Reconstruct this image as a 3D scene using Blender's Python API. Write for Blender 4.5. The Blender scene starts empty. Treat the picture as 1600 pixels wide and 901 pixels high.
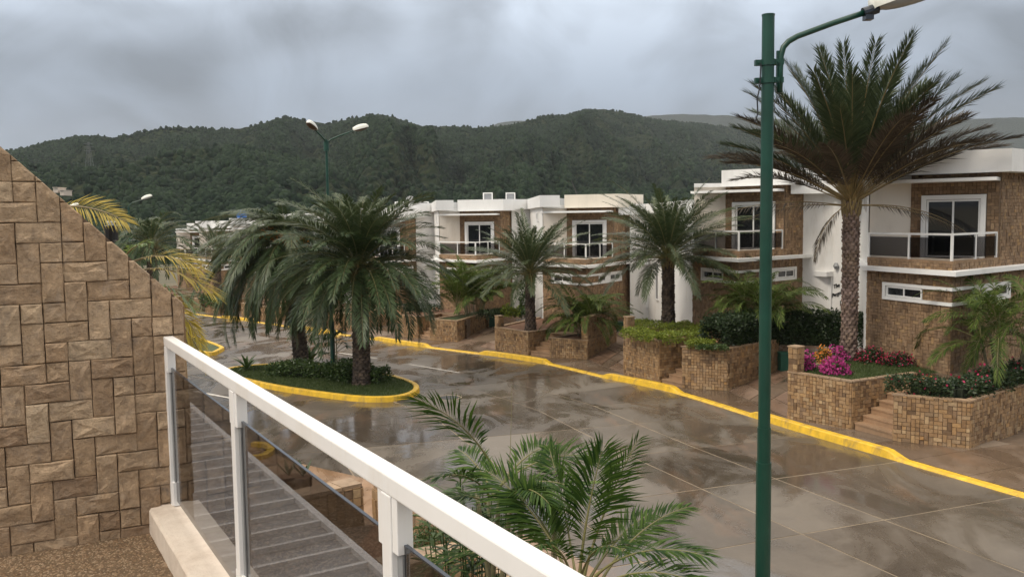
import bpy, math, random
import numpy as np
from mathutils import Vector, Matrix
random.seed(7); np.random.seed(7)
S = bpy.context.scene
COL = S.collection
PI = math.pi
R = math.radians

# ------------------------------------------------------------------ camera
EYE = np.array([0., 0., 6.0]); FPX = 1350.
PITCH = math.atan(.081); ROLL = R(-.785)
cam_d = bpy.data.cameras.new('camera'); cam = bpy.data.objects.new('camera', cam_d); COL.objects.link(cam)
cam_d.sensor_width = 36; cam_d.lens = FPX / 1600 * 36; cam_d.clip_start = .05; cam_d.clip_end = 20000
cam.matrix_world = Matrix.Translation(Vector(EYE)) @ Matrix.Rotation(PI/2 - PITCH, 4, 'X') @ Matrix.Rotation(ROLL, 4, 'Z')
S.camera = cam
S.render.resolution_x = 1024; S.render.resolution_y = 576
S.view_settings.view_transform = 'Standard'; S.view_settings.look = 'None'
S.view_settings.exposure = 0.35; S.view_settings.gamma = 1.0
try:
    S.cycles.use_denoising = True; S.cycles.denoising_prefilter = 'ACCURATE'
    S.cycles.max_bounces = 7; S.cycles.transparent_max_bounces = 12; S.cycles.volume_bounces = 0
except Exception: pass

# ------------------------------------------------------------------ sky + sun (overcast daylight)
HAZE = .00009
SUN_EL, SUN_AZ = R(48), R(-72)          # azimuth from +Y towards +X; light comes from the left, a little behind the houses' fronts
def build_world():
    w = bpy.data.worlds.new('World'); S.world = w; w.use_nodes = True
    nt = w.node_tree; N = nt.nodes; Lk = nt.links; N.clear()
    out = N.new('ShaderNodeOutputWorld')
    sky = N.new('ShaderNodeTexSky'); sky.sky_type = 'NISHITA'; sky.sun_disc = False
    sky.sun_elevation = SUN_EL; sky.sun_rotation = SUN_AZ
    b1 = N.new('ShaderNodeBackground'); b1.inputs[1].default_value = .10; Lk.new(sky.outputs[0], b1.inputs[0])
    tc = N.new('ShaderNodeTexCoord')
    sep = N.new('ShaderNodeSeparateXYZ'); Lk.new(tc.outputs['Generated'], sep.inputs[0])
    ramp = N.new('ShaderNodeValToRGB'); Lk.new(sep.outputs[2], ramp.inputs[0])
    cr = ramp.color_ramp
    stops = [(0.0, (.14, .17, .215)), (.10, (.165, .20, .255)), (.15, (.24, .285, .35)), (.235, (.42, .475, .55)), (.42, (1.0, .98, .95)), (1.0, (1.72, 1.58, 1.40))]
    cr.elements[0].position = stops[0][0]; cr.elements[0].color = (*stops[0][1], 1)
    cr.elements[1].position = 1.0; cr.elements[1].color = (*stops[-1][1], 1)
    for p, c in stops[1:-1]:
        e = cr.elements.new(p); e.color = (*c, 1)
    # drifting cloud: noise over the direction, flattened towards the horizon
    def noise(sx, sy, sz, ox, detail, dist):
        mp = N.new('ShaderNodeMapping'); mp.inputs['Scale'].default_value = (sx, sy, sz); mp.inputs['Location'].default_value = (ox, .3, .2)
        Lk.new(tc.outputs['Generated'], mp.inputs[0])
        n = N.new('ShaderNodeTexNoise'); n.inputs['Scale'].default_value = 1; n.inputs['Detail'].default_value = detail
        n.inputs['Roughness'].default_value = .55; n.inputs['Distortion'].default_value = dist
        Lk.new(mp.outputs[0], n.inputs['Vector']); return n
    n1 = noise(3.0, 3.0, 6.0, 2.9, 3, .5); n2 = noise(7, 7, 9, 1.7, 6, 1.1)
    mx = N.new('ShaderNodeMath'); mx.operation = 'MULTIPLY_ADD'; mx.inputs[1].default_value = .35
    Lk.new(n2.outputs[0], mx.inputs[0]); Lk.new(n1.outputs[0], mx.inputs[2])
    mr = N.new('ShaderNodeMapRange'); mr.inputs[1].default_value = .52; mr.inputs[2].default_value = .84
    mr.inputs[3].default_value = .60; mr.inputs[4].default_value = 1.55; Lk.new(mx.outputs[0], mr.inputs[0])
    mul = N.new('ShaderNodeVectorMath'); mul.operation = 'SCALE'
    Lk.new(ramp.outputs[0], mul.inputs[0]); Lk.new(mr.outputs[0], mul.inputs['Scale'])
    b2 = N.new('ShaderNodeBackground'); b2.inputs[1].default_value = 1.0; Lk.new(mul.outputs[0], b2.inputs[0])
    mix = N.new('ShaderNodeMixShader'); mix.inputs[0].default_value = .94
    Lk.new(b1.outputs[0], mix.inputs[1]); Lk.new(b2.outputs[0], mix.inputs[2]); Lk.new(mix.outputs[0], out.inputs[0])
build_world()
sd = bpy.data.lights.new('sun', 'SUN'); sd.energy = 1.5; sd.angle = R(14); sd.color = (1, .90, .76)
sun = bpy.data.objects.new('sun', sd); COL.objects.link(sun)
sdir = Vector((math.cos(SUN_EL)*math.sin(SUN_AZ), math.cos(SUN_EL)*math.cos(SUN_AZ), math.sin(SUN_EL)))
sdir = Vector((math.cos(SUN_EL)*-.86, math.cos(SUN_EL)*-.5, math.sin(SUN_EL)))
S.world.node_tree.nodes['Sky Texture'].sun_rotation = math.atan2(sdir.x, sdir.y)
sun.rotation_euler = sdir.to_track_quat('Z', 'Y').to_euler()

# ------------------------------------------------------------------ survey helper: turns a sight line into a place on the ground
_M = np.array((Matrix.Rotation(PI/2 - PITCH, 3, 'X') @ Matrix.Rotation(ROLL, 3, 'Z')))
SLOPE = .027
def gz(y): return -SLOPE * (min(y, 170.) - 23.)
def ray(x, y): return _M @ np.array([(x-800)/FPX, -(y-450.5)/FPX, -1.])
def G(x, y, dz=0.):
    d = ray(x, y); t = (SLOPE*23 + dz - 6.)/(d[2] + SLOPE*d[1]); return EYE + d*t
def Zp(x, y, z):
    d = ray(x, y); return EYE + d*((z-6.)/d[2])
def atY(x, y, Y):
    d = ray(x, y); return EYE + d*(Y/d[1])

# ------------------------------------------------------------------ object helpers
XF = {}
def tag(o, label=None, cat=None, group=None, kind=None):
    if label: o['label'] = label
    if cat: o['category'] = cat
    if group: o['group'] = group
    if kind: o['kind'] = kind
    return o
def thing(name, label, cat, loc=(0, 0, 0), group=None):
    o = bpy.data.objects.new(name, None); COL.objects.link(o); o.location = loc; o.empty_display_size = .2
    XF[o.name] = Vector(loc)
    return tag(o, label, cat, group)
def link_mesh(name, me, parent=None, loc=None, rotz=0):
    o = bpy.data.objects.new(name, me); COL.objects.link(o)
    if parent: o.parent = parent
    if loc is not None: o.location = loc
    if rotz: o.rotation_euler = (0, 0, rotz)
    return o
def origin_of(parent):
    off = Vector((0, 0, 0)); p = parent
    while p is not None:
        off = off + (XF[p.name] if p.name in XF else Vector(p.location)); p = p.parent
    return off
class MB:
    def __init__(s): s.v = []; s.f = []; s.m = []
    def add(s, vs, fs, mi=0):
        b = len(s.v); s.v += [tuple(map(float, p)) for p in vs]; s.f += [tuple(b+i for i in f) for f in fs]; s.m += [mi]*len(fs)
    def quad(s, a, b, c, d, mi=0): s.add([a, b, c, d], [(0, 1, 2, 3)], mi)
    def obox(s, c, ux, uy, uz, mi=0):      # centre and three half-axes
        c, ux, uy, uz = map(np.array, (c, ux, uy, uz))
        vs = [c+a*ux+b*uy+d*uz for d in (-1, 1) for a, b in ((-1, -1), (1, -1), (1, 1), (-1, 1))]
        s.add(vs, [(3, 2, 1, 0), (4, 5, 6, 7), (0, 1, 5, 4), (1, 2, 6, 5), (2, 3, 7, 6), (3, 0, 4, 7)], mi)
    def box(s, x0, x1, y0, y1, z0, z1, mi=0):
        s.obox(((x0+x1)/2, (y0+y1)/2, (z0+z1)/2), ((x1-x0)/2, 0, 0), (0, (y1-y0)/2, 0), (0, 0, (z1-z0)/2), mi)
    def prism(s, poly, z0, z1, mi=0):
        n = len(poly)
        a = sum(poly[i][0]*poly[(i+1) % n][1]-poly[(i+1) % n][0]*poly[i][1] for i in range(n))
        if a < 0: poly = poly[::-1]
        zz0 = z0 if hasattr(z0, '__len__') else [z0]*n; zz1 = z1 if hasattr(z1, '__len__') else [z1]*n
        if a < 0: zz0 = zz0[::-1]; zz1 = zz1[::-1]
        vs = [(p[0], p[1], z) for p, z in zip(poly, zz0)] + [(p[0], p[1], z) for p, z in zip(poly, zz1)]
        s.add(vs, [tuple(range(n))[::-1], tuple(range(n, 2*n))] + [(i, (i+1) % n, n+(i+1) % n, n+i) for i in range(n)], mi)
    def tube(s, pts, rad, seg=8, mi=0, caps=True):
        pts = [Vector(p) for p in pts]; n = len(pts)
        rad = rad if hasattr(rad, '__len__') else [rad]*n
        vs = []; prev = None
        for i, p in enumerate(pts):
            t = (pts[min(i+1, n-1)]-pts[max(i-1, 0)]).normalized()
            if prev is None:
                a = t.orthogonal().normalized()
            else:
                a = (prev - t*prev.dot(t)).normalized()
            prev = a; b = t.cross(a)
            for k in range(seg):
                an = 2*PI*k/seg; vs.append(p + (a*math.cos(an)+b*math.sin(an))*rad[i])
        fs = [(i*seg+k, i*seg+(k+1) % seg, (i+1)*seg+(k+1) % seg, (i+1)*seg+k) for i in range(n-1) for k in range(seg)]
        if caps: fs += [tuple(range(seg))[::-1], tuple(range((n-1)*seg, n*seg))]
        s.add(vs, fs, mi)
    def mesh(s, name, mats, off=Vector((0, 0, 0)), smooth=False):
        me = bpy.data.meshes.new(name)
        o = tuple(off)
        me.from_pydata([(a-o[0], b-o[1], c-o[2]) for a, b, c in s.v], [], s.f)
        mats = mats if isinstance(mats, (list, tuple)) else [mats]
        for m in mats: me.materials.append(m)
        if len(mats) > 1: me.polygons.foreach_set('material_index', s.m)
        if smooth: me.polygons.foreach_set('use_smooth', [True]*len(s.f))
        me.update(); return me
    def build(s, name, mats, parent=None, smooth=False):
        off = origin_of(parent) if parent else Vector((0, 0, 0))
        return link_mesh(name, s.mesh(name, mats, off, smooth), parent)
    def solo(s, name, mats, label, cat, group=None, smooth=False):      # a thing that is one mesh, origin at its base
        a = np.array(s.v); c = Vector(((a[:, 0].min()+a[:, 0].max())/2, (a[:, 1].min()+a[:, 1].max())/2, a[:, 2].min()))
        o = link_mesh(name, s.mesh(name, mats, c, smooth), None, c); XF[o.name] = c
        return tag(o, label, cat, group)
def kids(o): return [c for c in COL.objects if c.parent == o]
def copy_tree(o, parent=None, childmap=None):
    c = o.copy(); COL.objects.link(c)
    if parent: c.parent = parent
    for ch in (childmap[o] if o in childmap else []): copy_tree(ch, c, childmap)
    return c
def child_map():
    m = {}
    for o in COL.objects:
        if o.parent: m.setdefault(o.parent, []).append(o)
    return m
def np_mesh(name, v, quads, mats, mi=None):
    me = bpy.data.meshes.new(name); nv = len(v); nf = len(quads); k = quads.shape[1]
    me.vertices.add(nv); me.vertices.foreach_set('co', np.ascontiguousarray(v, dtype=np.float32).ravel())
    me.loops.add(nf*k); me.loops.foreach_set('vertex_index', np.ascontiguousarray(quads, dtype=np.int32).ravel())
    me.polygons.add(nf); me.polygons.foreach_set('loop_start', np.arange(0, nf*k, k, dtype=np.int32))
    for m in mats: me.materials.append(m)
    if mi is not None: me.polygons.foreach_set('material_index', np.ascontiguousarray(mi, dtype=np.int32))
    me.update(calc_edges=True); me.validate(); return me

# ------------------------------------------------------------------ materials
class NT:
    def __init__(s, name):
        s.m = bpy.data.materials.new(name); s.m.use_nodes = True; s.t = s.m.node_tree; s.N = s.t.nodes; s.L = s.t.links
        s.b = s.N['Principled BSDF']; s.out = s.N['Material Output']; s.geo = None
    def n(s, t, **kw):
        x = s.N.new(t)
        for k, v in kw.items(): setattr(x, k, v)
        return x
    def l(s, a, b): s.L.new(a, b)
    def pos(s):
        if not s.geo: s.geo = s.n('ShaderNodeNewGeometry')
        return s.geo.outputs['Position']
    def noise(s, scale, detail=4, rough=.6, vec=None, stretch=None, dist=0):
        v = vec or s.pos()
        if stretch:
            mp = s.n('ShaderNodeMapping'); mp.inputs['Scale'].default_value = stretch; s.l(v, mp.inputs[0]); v = mp.outputs[0]
        x = s.n('ShaderNodeTexNoise'); x.inputs['Scale'].default_value = scale; x.inputs['Detail'].default_value = detail
        x.inputs['Roughness'].default_value = rough; x.inputs['Distortion'].default_value = dist; s.l(v, x.inputs['Vector']); return x.outputs[0]
    def ramp(s, fac, stops, interp='LINEAR'):
        x = s.n('ShaderNodeValToRGB'); cr = x.color_ramp; cr.interpolation = interp
        cr.elements[0].position = stops[0][0]; cr.elements[0].color = (*stops[0][1], 1)
        cr.elements[1].position = stops[-1][0]; cr.elements[1].color = (*stops[-1][1], 1)
        for p, c in stops[1:-1]:
            e = cr.elements.new(p); e.color = (*c, 1)
        s.l(fac, x.inputs[0]); return x.outputs[0]
    def mix(s, fac, a, b, mode='MIX'):
        x = s.n('ShaderNodeMix', data_type='RGBA', blend_type=mode)
        if isinstance(fac, (int, float)): x.inputs[0].default_value = fac
        else: s.l(fac, x.inputs[0])
        for i, c in ((6, a), (7, b)):
            if isinstance(c, tuple): x.inputs[i].default_value = (*c, 1)
            else: s.l(c, x.inputs[i])
        return x.outputs[2]
    def rng(s, v, a, b, c, d):
        x = s.n('ShaderNodeMapRange'); x.inputs[1].default_value = a; x.inputs[2].default_value = b; x.inputs[3].default_value = c; x.inputs[4].default_value = d
        s.l(v, x.inputs[0]); return x.outputs[0]
    def math(s, op, a, b=0.):
        x = s.n('ShaderNodeMath', operation=op)
        for i, c in ((0, a), (1, b)):
            if isinstance(c, (int, float)): x.inputs[i].default_value = c
            else: s.l(c, x.inputs[i])
        return x.outputs[0]
    def col(s, c):
        if isinstance(c, tuple): s.b.inputs['Base Color'].default_value = (*c, 1)
        else: s.l(c, s.b.inputs['Base Color'])
    def rgh(s, r):
        if isinstance(r, (int, float)): s.b.inputs['Roughness'].default_value = r
        else: s.l(r, s.b.inputs['Roughness'])
    def bump(s, h, strength=.3, dist=.02):
        x = s.n('ShaderNodeBump'); x.inputs['Strength'].default_value = strength; x.inputs['Distance'].default_value = dist
        s.l(h, x.inputs['Height']); s.l(x.outputs[0], s.b.inputs['Normal'])
    def island(s): s.pos(); return s.geo.outputs['Random Per Island']
    def objrand(s): return s.n('ShaderNodeObjectInfo').outputs['Random']

def m_plain(name, c, rough=.5, var=.12, scale=3., metal=0., stain=None, bump=0.):
    t = NT(name); n = t.noise(scale, 6)
    lo = tuple(x*(1-var) for x in c); hi = tuple(min(1, x*(1+var)) for x in c)
    base = t.ramp(n, [(.3, lo), (.7, hi)])
    if stain:
        k = t.noise(stain[1], 5, .7, stretch=(1, 1, .25)); f = t.rng(k, .52, .75, 0, stain[2]); base = t.mix(f, base, stain[0])
    t.col(base); t.rgh(rough); t.b.inputs['Metallic'].default_value = metal
    if bump: t.bump(t.noise(scale*12, 5), bump, .01)
    return t.m
def m_stone(name, ramp, rand='island', scale=14., detail_dark=.5, bump=.5, rough=.75, vein=False):
    t = NT(name); r = t.island() if rand == 'island' else t.objrand()
    base = t.ramp(r, ramp)
    n = t.noise(scale, 8, .68)
    base = t.mix(t.rng(n, .38, .66, .0, detail_dark), base, t.mix(.75, base, (.06, .042, .03)), 'MIX')
    n2 = t.noise(scale*.32, 5, .6)
    base = t.mix(t.rng(n2, .45, .7, 0, .55), base, t.mix(.5, base, (.42, .30, .20)))
    if rand == 'island':
        n5 = t.noise(.55, 6, .65, dist=.6); base = t.mix(t.rng(n5, .46, .68, 0, .6), base, t.mix(.55, base, (.05, .036, .026)))
        n6 = t.noise(.9, 5, .6, dist=.4, stretch=(1, 1.3, .7)); base = t.mix(t.rng(n6, .56, .74, 0, .4), base, t.mix(.5, base, (.46, .33, .20)))
    h = t.noise(scale*2.2, 8, .7)
    if vein:
        v = t.n('ShaderNodeTexNoise'); v.noise_type = 'RIDGED_MULTIFRACTAL' if hasattr(v, 'noise_type') else None
        v.inputs['Scale'].default_value = 6.5; v.inputs['Detail'].default_value = 6; v.inputs['Distortion'].default_value = 1.1
        t.l(t.pos(), v.inputs['Vector'])
        crack = t.rng(v.outputs[0], .95, 1.6, 0, .55)
        base = t.mix(crack, base, (.075, .058, .05))
        h = t.math('SUBTRACT', h, t.math('MULTIPLY', crack, .5))
        n3 = t.noise(11, 6, .7, dist=.6); base = t.mix(t.rng(n3, .52, .72, 0, .5), base, (.46, .36, .27))
        n4 = t.noise(7, 6, .7, dist=.4, stretch=(1.3, 1, .8)); base = t.mix(t.rng(n4, .56, .75, 0, .7), base, (.10, .085, .075))
    t.col(base); t.rgh(t.rng(n, .3, .7, rough-.12, rough+.12)); t.bump(h, bump, .02); return t.m
def m_leaf(name, a, b, rough=.45, transl=.25, scale=1.2, spec=.4):
    t = NT(name); r = t.island(); n = t.noise(scale, 3)
    c = t.ramp(t.math('ADD', t.math('MULTIPLY', r, .6), t.math('MULTIPLY', n, .4)), [(.2, a), (.8, b)])
    t.col(c); t.rgh(rough); t.b.inputs['Specular IOR Level'].default_value = spec
    tr = t.n('ShaderNodeBsdfTranslucent'); t.l(c, tr.inputs[0]); mx = t.n('ShaderNodeMixShader'); mx.inputs[0].default_value = transl
    t.l(t.b.outputs[0], mx.inputs[1]); t.l(tr.outputs[0], mx.inputs[2]); t.l(mx.outputs[0], t.out.inputs[0]); return t.m

WARM = [(0, (.12, .068, .032)), (.14, (.26, .15, .068)), (.3, (.36, .215, .095)), (.5, (.28, .17, .08)), (.66, (.42, .27, .135)), (.8, (.20, .125, .07)), (.92, (.47, .33, .18)), (1, (.42, .22, .07))]
HOUSE = [(0, (.17, .10, .052)), (.25, (.27, .165, .085)), (.55, (.34, .215, .115)), (.8, (.23, .145, .085)), (.93, (.40, .27, .15)), (1, (.42, .25, .10))]
GREYW = [(0, (.34, .225, .135)), (.25, (.48, .335, .205)), (.5, (.56, .405, .26)), (.7, (.43, .295, .18)), (.85, (.52, .355, .215)), (1, (.63, .48, .32))]
M = {}
M['stone'] = m_stone('stone_cladding', WARM)
M['house_stone'] = m_stone('house_stone_cladding', HOUSE)
M['stone_part'] = m_stone('planter_stone', WARM, 'object')
M['wall_stone'] = m_stone('rough_wall_stone', GREYW, 'object', 22., .62, .9, .72, vein=True)
M['cap'] = m_stone('coping_stone', [(0, (.33, .22, .13)), (.5, (.39, .27, .165)), (1, (.29, .205, .135))], 'island', 9, .4, .3)
M['wall_grout'] = m_plain('wall_joint', (.14, .10, .07), .9, .2, 8)
M['grout'] = m_plain('dark_grout', (.12, .082, .052), .9, .2, 8)
M['white'] = m_plain('white_render', (.80, .79, .77), .6, .03, 1.5, stain=((.50, .45, .38), 1.1, .5), bump=.06)
M['cream'] = m_plain('cream_render', (.74, .68, .60), .7, .04, 1.2, stain=((.46, .37, .28), .9, .5), bump=.08)
M['fascia'] = m_plain('fascia_paint', (.80, .80, .79), .55, .03, 1, stain=((.50, .49, .47), .7, .5))
M['trim'] = m_plain('white_trim', (.80, .80, .79), .45, .02, 2)
M['door'] = m_plain('white_door', (.74, .73, .70), .4, .03, 2)
M['railing'] = m_plain('railing_paint', (.80, .795, .785), .32, .03, 6, stain=((.62, .55, .44), 5, .35))
M['kerb'] = m_plain('yellow_kerb_paint', (.66, .41, .026), .5, .2, 4, stain=((.22, .15, .07), 3.4, .9), bump=.3)
M['green'] = m_plain('dark_green_paint', (.006, .048, .032), .36, .2, 3, stain=((.03, .05, .04), 3.5, .5))
M['lamp_white'] = m_plain('lamp_housing', (.72, .73, .67), .35, .03, 4)
M['lamp_lens'] = m_plain('lamp_lens', (.30, .32, .34), .25, .05, 4)
M['lamp_brown'] = m_plain('lamp_underside', (.10, .055, .035), .3, .1, 4)
M['black'] = m_plain('black_metal', (.014, .013, .014), .35, .2, 5)
M['grey_metal'] = m_plain('grey_metal', (.30, .31, .32), .4, .1, 6, metal=.4)
M['gasket'] = m_plain('glass_edge', (.025, .032, .045), .2, .1, 6)
M['pylon'] = m_plain('pylon_steel', (.10, .11, .11), .6, .1, 1)
M['bark_scale'] = m_stone('palm_bark_scale', [(0, (.085, .055, .045)), (.4, (.17, .115, .095)), (.75, (.26, .185, .16)), (1, (.13, .085, .06))], 'island', 14, .6, .5, .85)
M['bark_dark'] = m_stone('dark_palm_bark_scale', [(0, (.028, .02, .016)), (.5, (.06, .043, .034)), (1, (.095, .07, .055))], 'island', 14, .5, .5, .85)
M['bin'] = m_plain('bin_green', (.010, .06, .042), .4, .1, 6)
M['blue'] = m_plain('tank_blue', (.02, .16, .55), .4, .08, 6)
M['road_base'] = m_plain('joint_filler', (.24, .19, .13), .6, .45, 1.3)
M['soil'] = m_plain('red_soil', (.15, .075, .042), .9, .35, 9, bump=.6)
M['orange'] = m_plain('orange_fruit', (.55, .20, .03), .5, .3, 9)
M['rachis'] = m_plain('frond_stalk', (.16, .15, .055), .5, .2, 4)
M['rachis_brown'] = m_plain('frond_stalk_yellowish', (.20, .145, .06), .5, .25, 4)
M['stem'] = m_plain('areca_stem', (.20, .18, .10), .5, .3, 14)
M['tread'] = m_stone('step_tile', [(0, (.34, .20, .11)), (.5, (.38, .24, .14)), (1, (.30, .18, .10))], 'island', 8, .3, .2, .6)
M['pottery'] = m_plain('brown_pottery', (.075, .04, .028), .45, .2, 10)
M['asphalt'] = m_plain('manhole_iron', (.045, .043, .042), .5, .2, 20, metal=.3)
M['line'] = m_plain('road_line_paint', (.62, .58, .52), .4, .15, 4, stain=((.30, .24, .18), 3, .7))

def mk_wet(name, ramp, rand=True, rmin=.06, rmax=.42, joint=True):
    t = NT(name)
    n = t.noise(.32, 7, .62, dist=.5); n2 = t.noise(3.2, 6, .65)
    base = t.ramp(n, ramp)
    base = t.mix(t.rng(n2, .4, .75, 0, .45), base, t.mix(.6, base, (.05, .036, .026)))
    st = t.noise(.55, 5, .6, stretch=(1.6, .45, 1)); base = t.mix(t.rng(st, .55, .78, 0, .55), base, (.25, .13, .065))
    if rand:
        ob = t.objrand(); base = t.mix(t.rng(ob, .45, 1, 0, .5), base, t.mix(.55, base, (.30, .265, .22))); base = t.mix(t.rng(ob, .45, 0, 0, .45), base, t.mix(.6, base, (.035, .03, .026)))
    w = t.noise(.5, 8, .62, stretch=(1, .5, 1), dist=1.0)
    wet = t.rng(w, .43, .57, 0, 1)
    fine = t.noise(24, 3)
    t.col(t.mix(wet, base, t.mix(.35, base, (.03, .022, .016))))
    t.rgh(t.math('ADD', t.rng(wet, 0, 1, rmax, rmin), t.math('MULTIPLY', fine, .08)))
    t.b.inputs['Specular IOR Level'].default_value = .55
    h = t.math('MULTIPLY', t.noise(9, 6, .6), t.rng(wet, 0, 1, 1, .18)); t.bump(h, .22, .02)
    return t.m
M['slab'] = mk_wet('wet_concrete_slab', [(.25, (.055, .043, .032)), (.5, (.092, .074, .056)), (.75, (.142, .117, .09))])
M['pave'] = mk_wet('wet_pavement', [(.25, (.105, .072, .048)), (.5, (.16, .11, .074)), (.75, (.215, .15, .10))], True, .12, .5)
M['drive'] = mk_wet('driveway_paver', [(.25, (.17, .10, .066)), (.5, (.24, .15, .10)), (.75, (.31, .21, .145))], True, .2, .55)
M['mud'] = mk_wet('muddy_verge', [(.25, (.20, .12, .07)), (.5, (.30, .18, .10)), (.75, (.34, .24, .17))], False, .12, .45)
def mk_ground():
    t = NT('earth'); n = t.noise(.12, 6); t.col(t.ramp(n, [(.3, (.06, .062, .03)), (.7, (.13, .10, .06))])); t.rgh(.9); return t.m
M['earth'] = mk_ground()
def mk_court():
    t = NT('courtyard_gravel'); n = t.noise(2.2, 8, .7); n2 = t.noise(30, 4); c = t.ramp(n, [(.3, (.075, .05, .034)), (.7, (.15, .105, .075))])
    t.col(t.mix(t.rng(n2, .4, .7, 0, .5), c, (.05, .035, .025))); t.rgh(.75); t.bump(n2, .6, .02); return t.m
M['court'] = mk_court()
def mk_turf():
    t = NT('turf'); n = t.noise(3, 5); t.col(t.ramp(n, [(.3, (.035, .055, .018)), (.7, (.075, .095, .032))])); t.rgh(.8); t.bump(t.noise(40, 3), .8, .03); return t.m
M['turf'] = mk_turf()
M['pebble'] = m_stone('washed_pebble', [(0, (.08, .042, .022)), (.3, (.19, .115, .06)), (.6, (.29, .19, .105)), (.85, (.40, .30, .20)), (1, (.14, .07, .032))], 'island', 40, .3, .1, .5)
M['floor'] = m_plain('floor_mortar', (.12, .08, .045), .8, .2, 20)
def mk_upstand():
    t = NT('painted_concrete'); n = t.noise(9, 8, .7); n2 = t.noise(2.5, 5)
    c = t.ramp(n, [(.3, (.50, .41, .33)), (.6, (.66, .57, .48))]); c = t.mix(t.rng(n2, .45, .7, 0, .5), c, (.72, .66, .58)); t.col(c); t.rgh(.7)
    t.bump(t.noise(45, 6, .7), .5, .012); return t.m
M['upstand'] = mk_upstand()
def mk_pane(name, tint, rough=.03, spec=.8):
    t = NT(name); t.col(tint); t.rgh(rough); t.b.inputs['Specular IOR Level'].default_value = spec; return t.m
M['pane'] = mk_pane('dark_window_glass', (.012, .014, .017), .04, .75)
def mk_railglass():
    t = NT('smoked_glass'); tr = t.n('ShaderNodeBsdfTransparent'); tr.inputs[0].default_value = (.43, .43, .44, 1)
    gl = t.n('ShaderNodeBsdfGlossy'); gl.inputs[0].default_value = (.9, .9, .9, 1); gl.inputs[1].default_value = .02
    fr = t.n('ShaderNodeFresnel'); fr.inputs[0].default_value = 1.5; mx = t.n('ShaderNodeMixShader')
    t.pos(); k = t.math('MULTIPLY', fr.outputs[0], t.math('SUBTRACT', 1.0, t.geo.outputs['Backfacing'])); t.l(k, mx.inputs[0]); t.l(tr.outputs[0], mx.inputs[1]); t.l(gl.outputs[0], mx.inputs[2]); t.l(mx.outputs[0], t.out.inputs[0]); return t.m
M['smoked'] = mk_railglass()
M['awning'] = m_plain('awning_panel', (.35, .355, .36), .45, .18, 5, stain=((.22, .20, .18), 2.5, .5))
M['awning_rib'] = m_plain('awning_rib', (.80, .79, .77), .5, .08, 5)
M['date'] = m_leaf('date_palm_leaf', (.022, .048, .017), (.080, .118, .044), .42, .2, 1.4, .4)
M['date_light'] = m_leaf('date_palm_leaf_young', (.040, .066, .026), (.095, .122, .052), .38, .22, 1.4, .5)
M['date_e'] = m_leaf('tall_palm_leaf', (.030, .052, .022), (.085, .108, .048), .45, .15, 1.4, .4)
M['dead'] = m_leaf('dry_frond', (.048, .039, .030), (.125, .102, .076), .7, .12, 2, .2)
M['areca'] = m_leaf('areca_leaf', (.015, .044, .009), (.075, .130, .022), .5, .3, 3, .15)
M['areca_yellow'] = m_leaf('yellow_areca_leaf', (.26, .20, .03), (.50, .38, .05), .45, .35, 5, .3)
M['areca_far'] = m_leaf('bushy_palm_leaf', (.034, .068, .014), (.14, .185, .042), .5, .3, 2, .2)
M['hedge'] = m_leaf('hedge_leaf', (.014, .032, .012), (.045, .072, .025), .45, .2, 3, .4)
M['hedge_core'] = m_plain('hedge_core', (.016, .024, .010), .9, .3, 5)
M['lime'] = m_leaf('lime_leaf', (.10, .15, .022), (.26, .30, .045), .45, .3, 4, .3)
M['shrub'] = m_leaf('shrub_leaf', (.030, .062, .018), (.085, .13, .035), .42, .25, 4, .4)
M['grass'] = m_leaf('grass_blade', (.045, .075, .022), (.10, .13, .045), .6, .3, 4, .2)
M['pink'] = m_leaf('magenta_bract', (.36, .03, .17), (.62, .10, .34), .6, .35, 6, .2)
M['red'] = m_leaf('red_blossom', (.32, .02, .04), (.50, .06, .14), .6, .3, 6, .2)
M['orange_bl'] = m_leaf('orange_blossom', (.62, .20, .03), (.72, .33, .08), .6, .3, 6, .2)
M['banana'] = m_leaf('broad_leaf', (.07, .14, .02), (.20, .28, .05), .35, .35, 2, .5)
def mk_trunk(name, a, b, sc):
    t = NT(name); n = t.noise(sc, 7, .7); w = t.noise(3, 4)
    t.col(t.mix(t.rng(w, .4, .7, 0, .5), t.ramp(n, [(.3, a), (.7, b)]), a)); t.rgh(.85); t.bump(t.noise(sc*2.5, 6), .7, .03); return t.m
M['trunk'] = mk_trunk('dark_palm_trunk', (.032, .024, .020), (.085, .062, .050), 10)
M['trunk_e'] = mk_trunk('scarred_palm_trunk', (.060, .040, .034), (.19, .135, .115), 9)
def mk_hill(name, a, b, c):
    t = NT(name); n = t.noise(.012, 8, .65); n2 = t.noise(.09, 6, .7)
    v = t.n('ShaderNodeTexVoronoi'); v.inputs['Scale'].default_value = .16; t.l(t.pos(), v.inputs['Vector'])
    base = t.ramp(n, [(.3, a), (.55, b), (.75, c)])
    base = t.mix(t.rng(n2, .35, .65, .0, .8), base, t.mix(.7, base, (.006, .012, .006)))
    rr = t.math('MULTIPLY', v.outputs['Color'], 1.0) if False else v.outputs['Distance']
    base = t.mix(t.rng(rr, .05, .5, .75, 0), base, t.mix(.6, base, (.10, .115, .05)))
    t.col(base); t.rgh(.95); t.b.inputs['Specular IOR Level'].default_value = .1
    h = t.math('ADD', t.noise(.11, 8, .75), t.math('MULTIPLY', v.outputs['Distance'], -.9)); t.bump(h, 1.0, 9.0); return t.m
M['hill'] = mk_hill('wooded_hillside', (.012, .024, .009), (.024, .040, .014), (.048, .054, .020))
M['tree'] = m_leaf('far_tree_crown', (.005, .0145, .0075), (.023, .040, .019), .8, .0, .012, .1)
M['hill_far'] = mk_hill('far_hillside', (.012, .022, .014), (.02, .032, .02), (.03, .04, .024))

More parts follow.
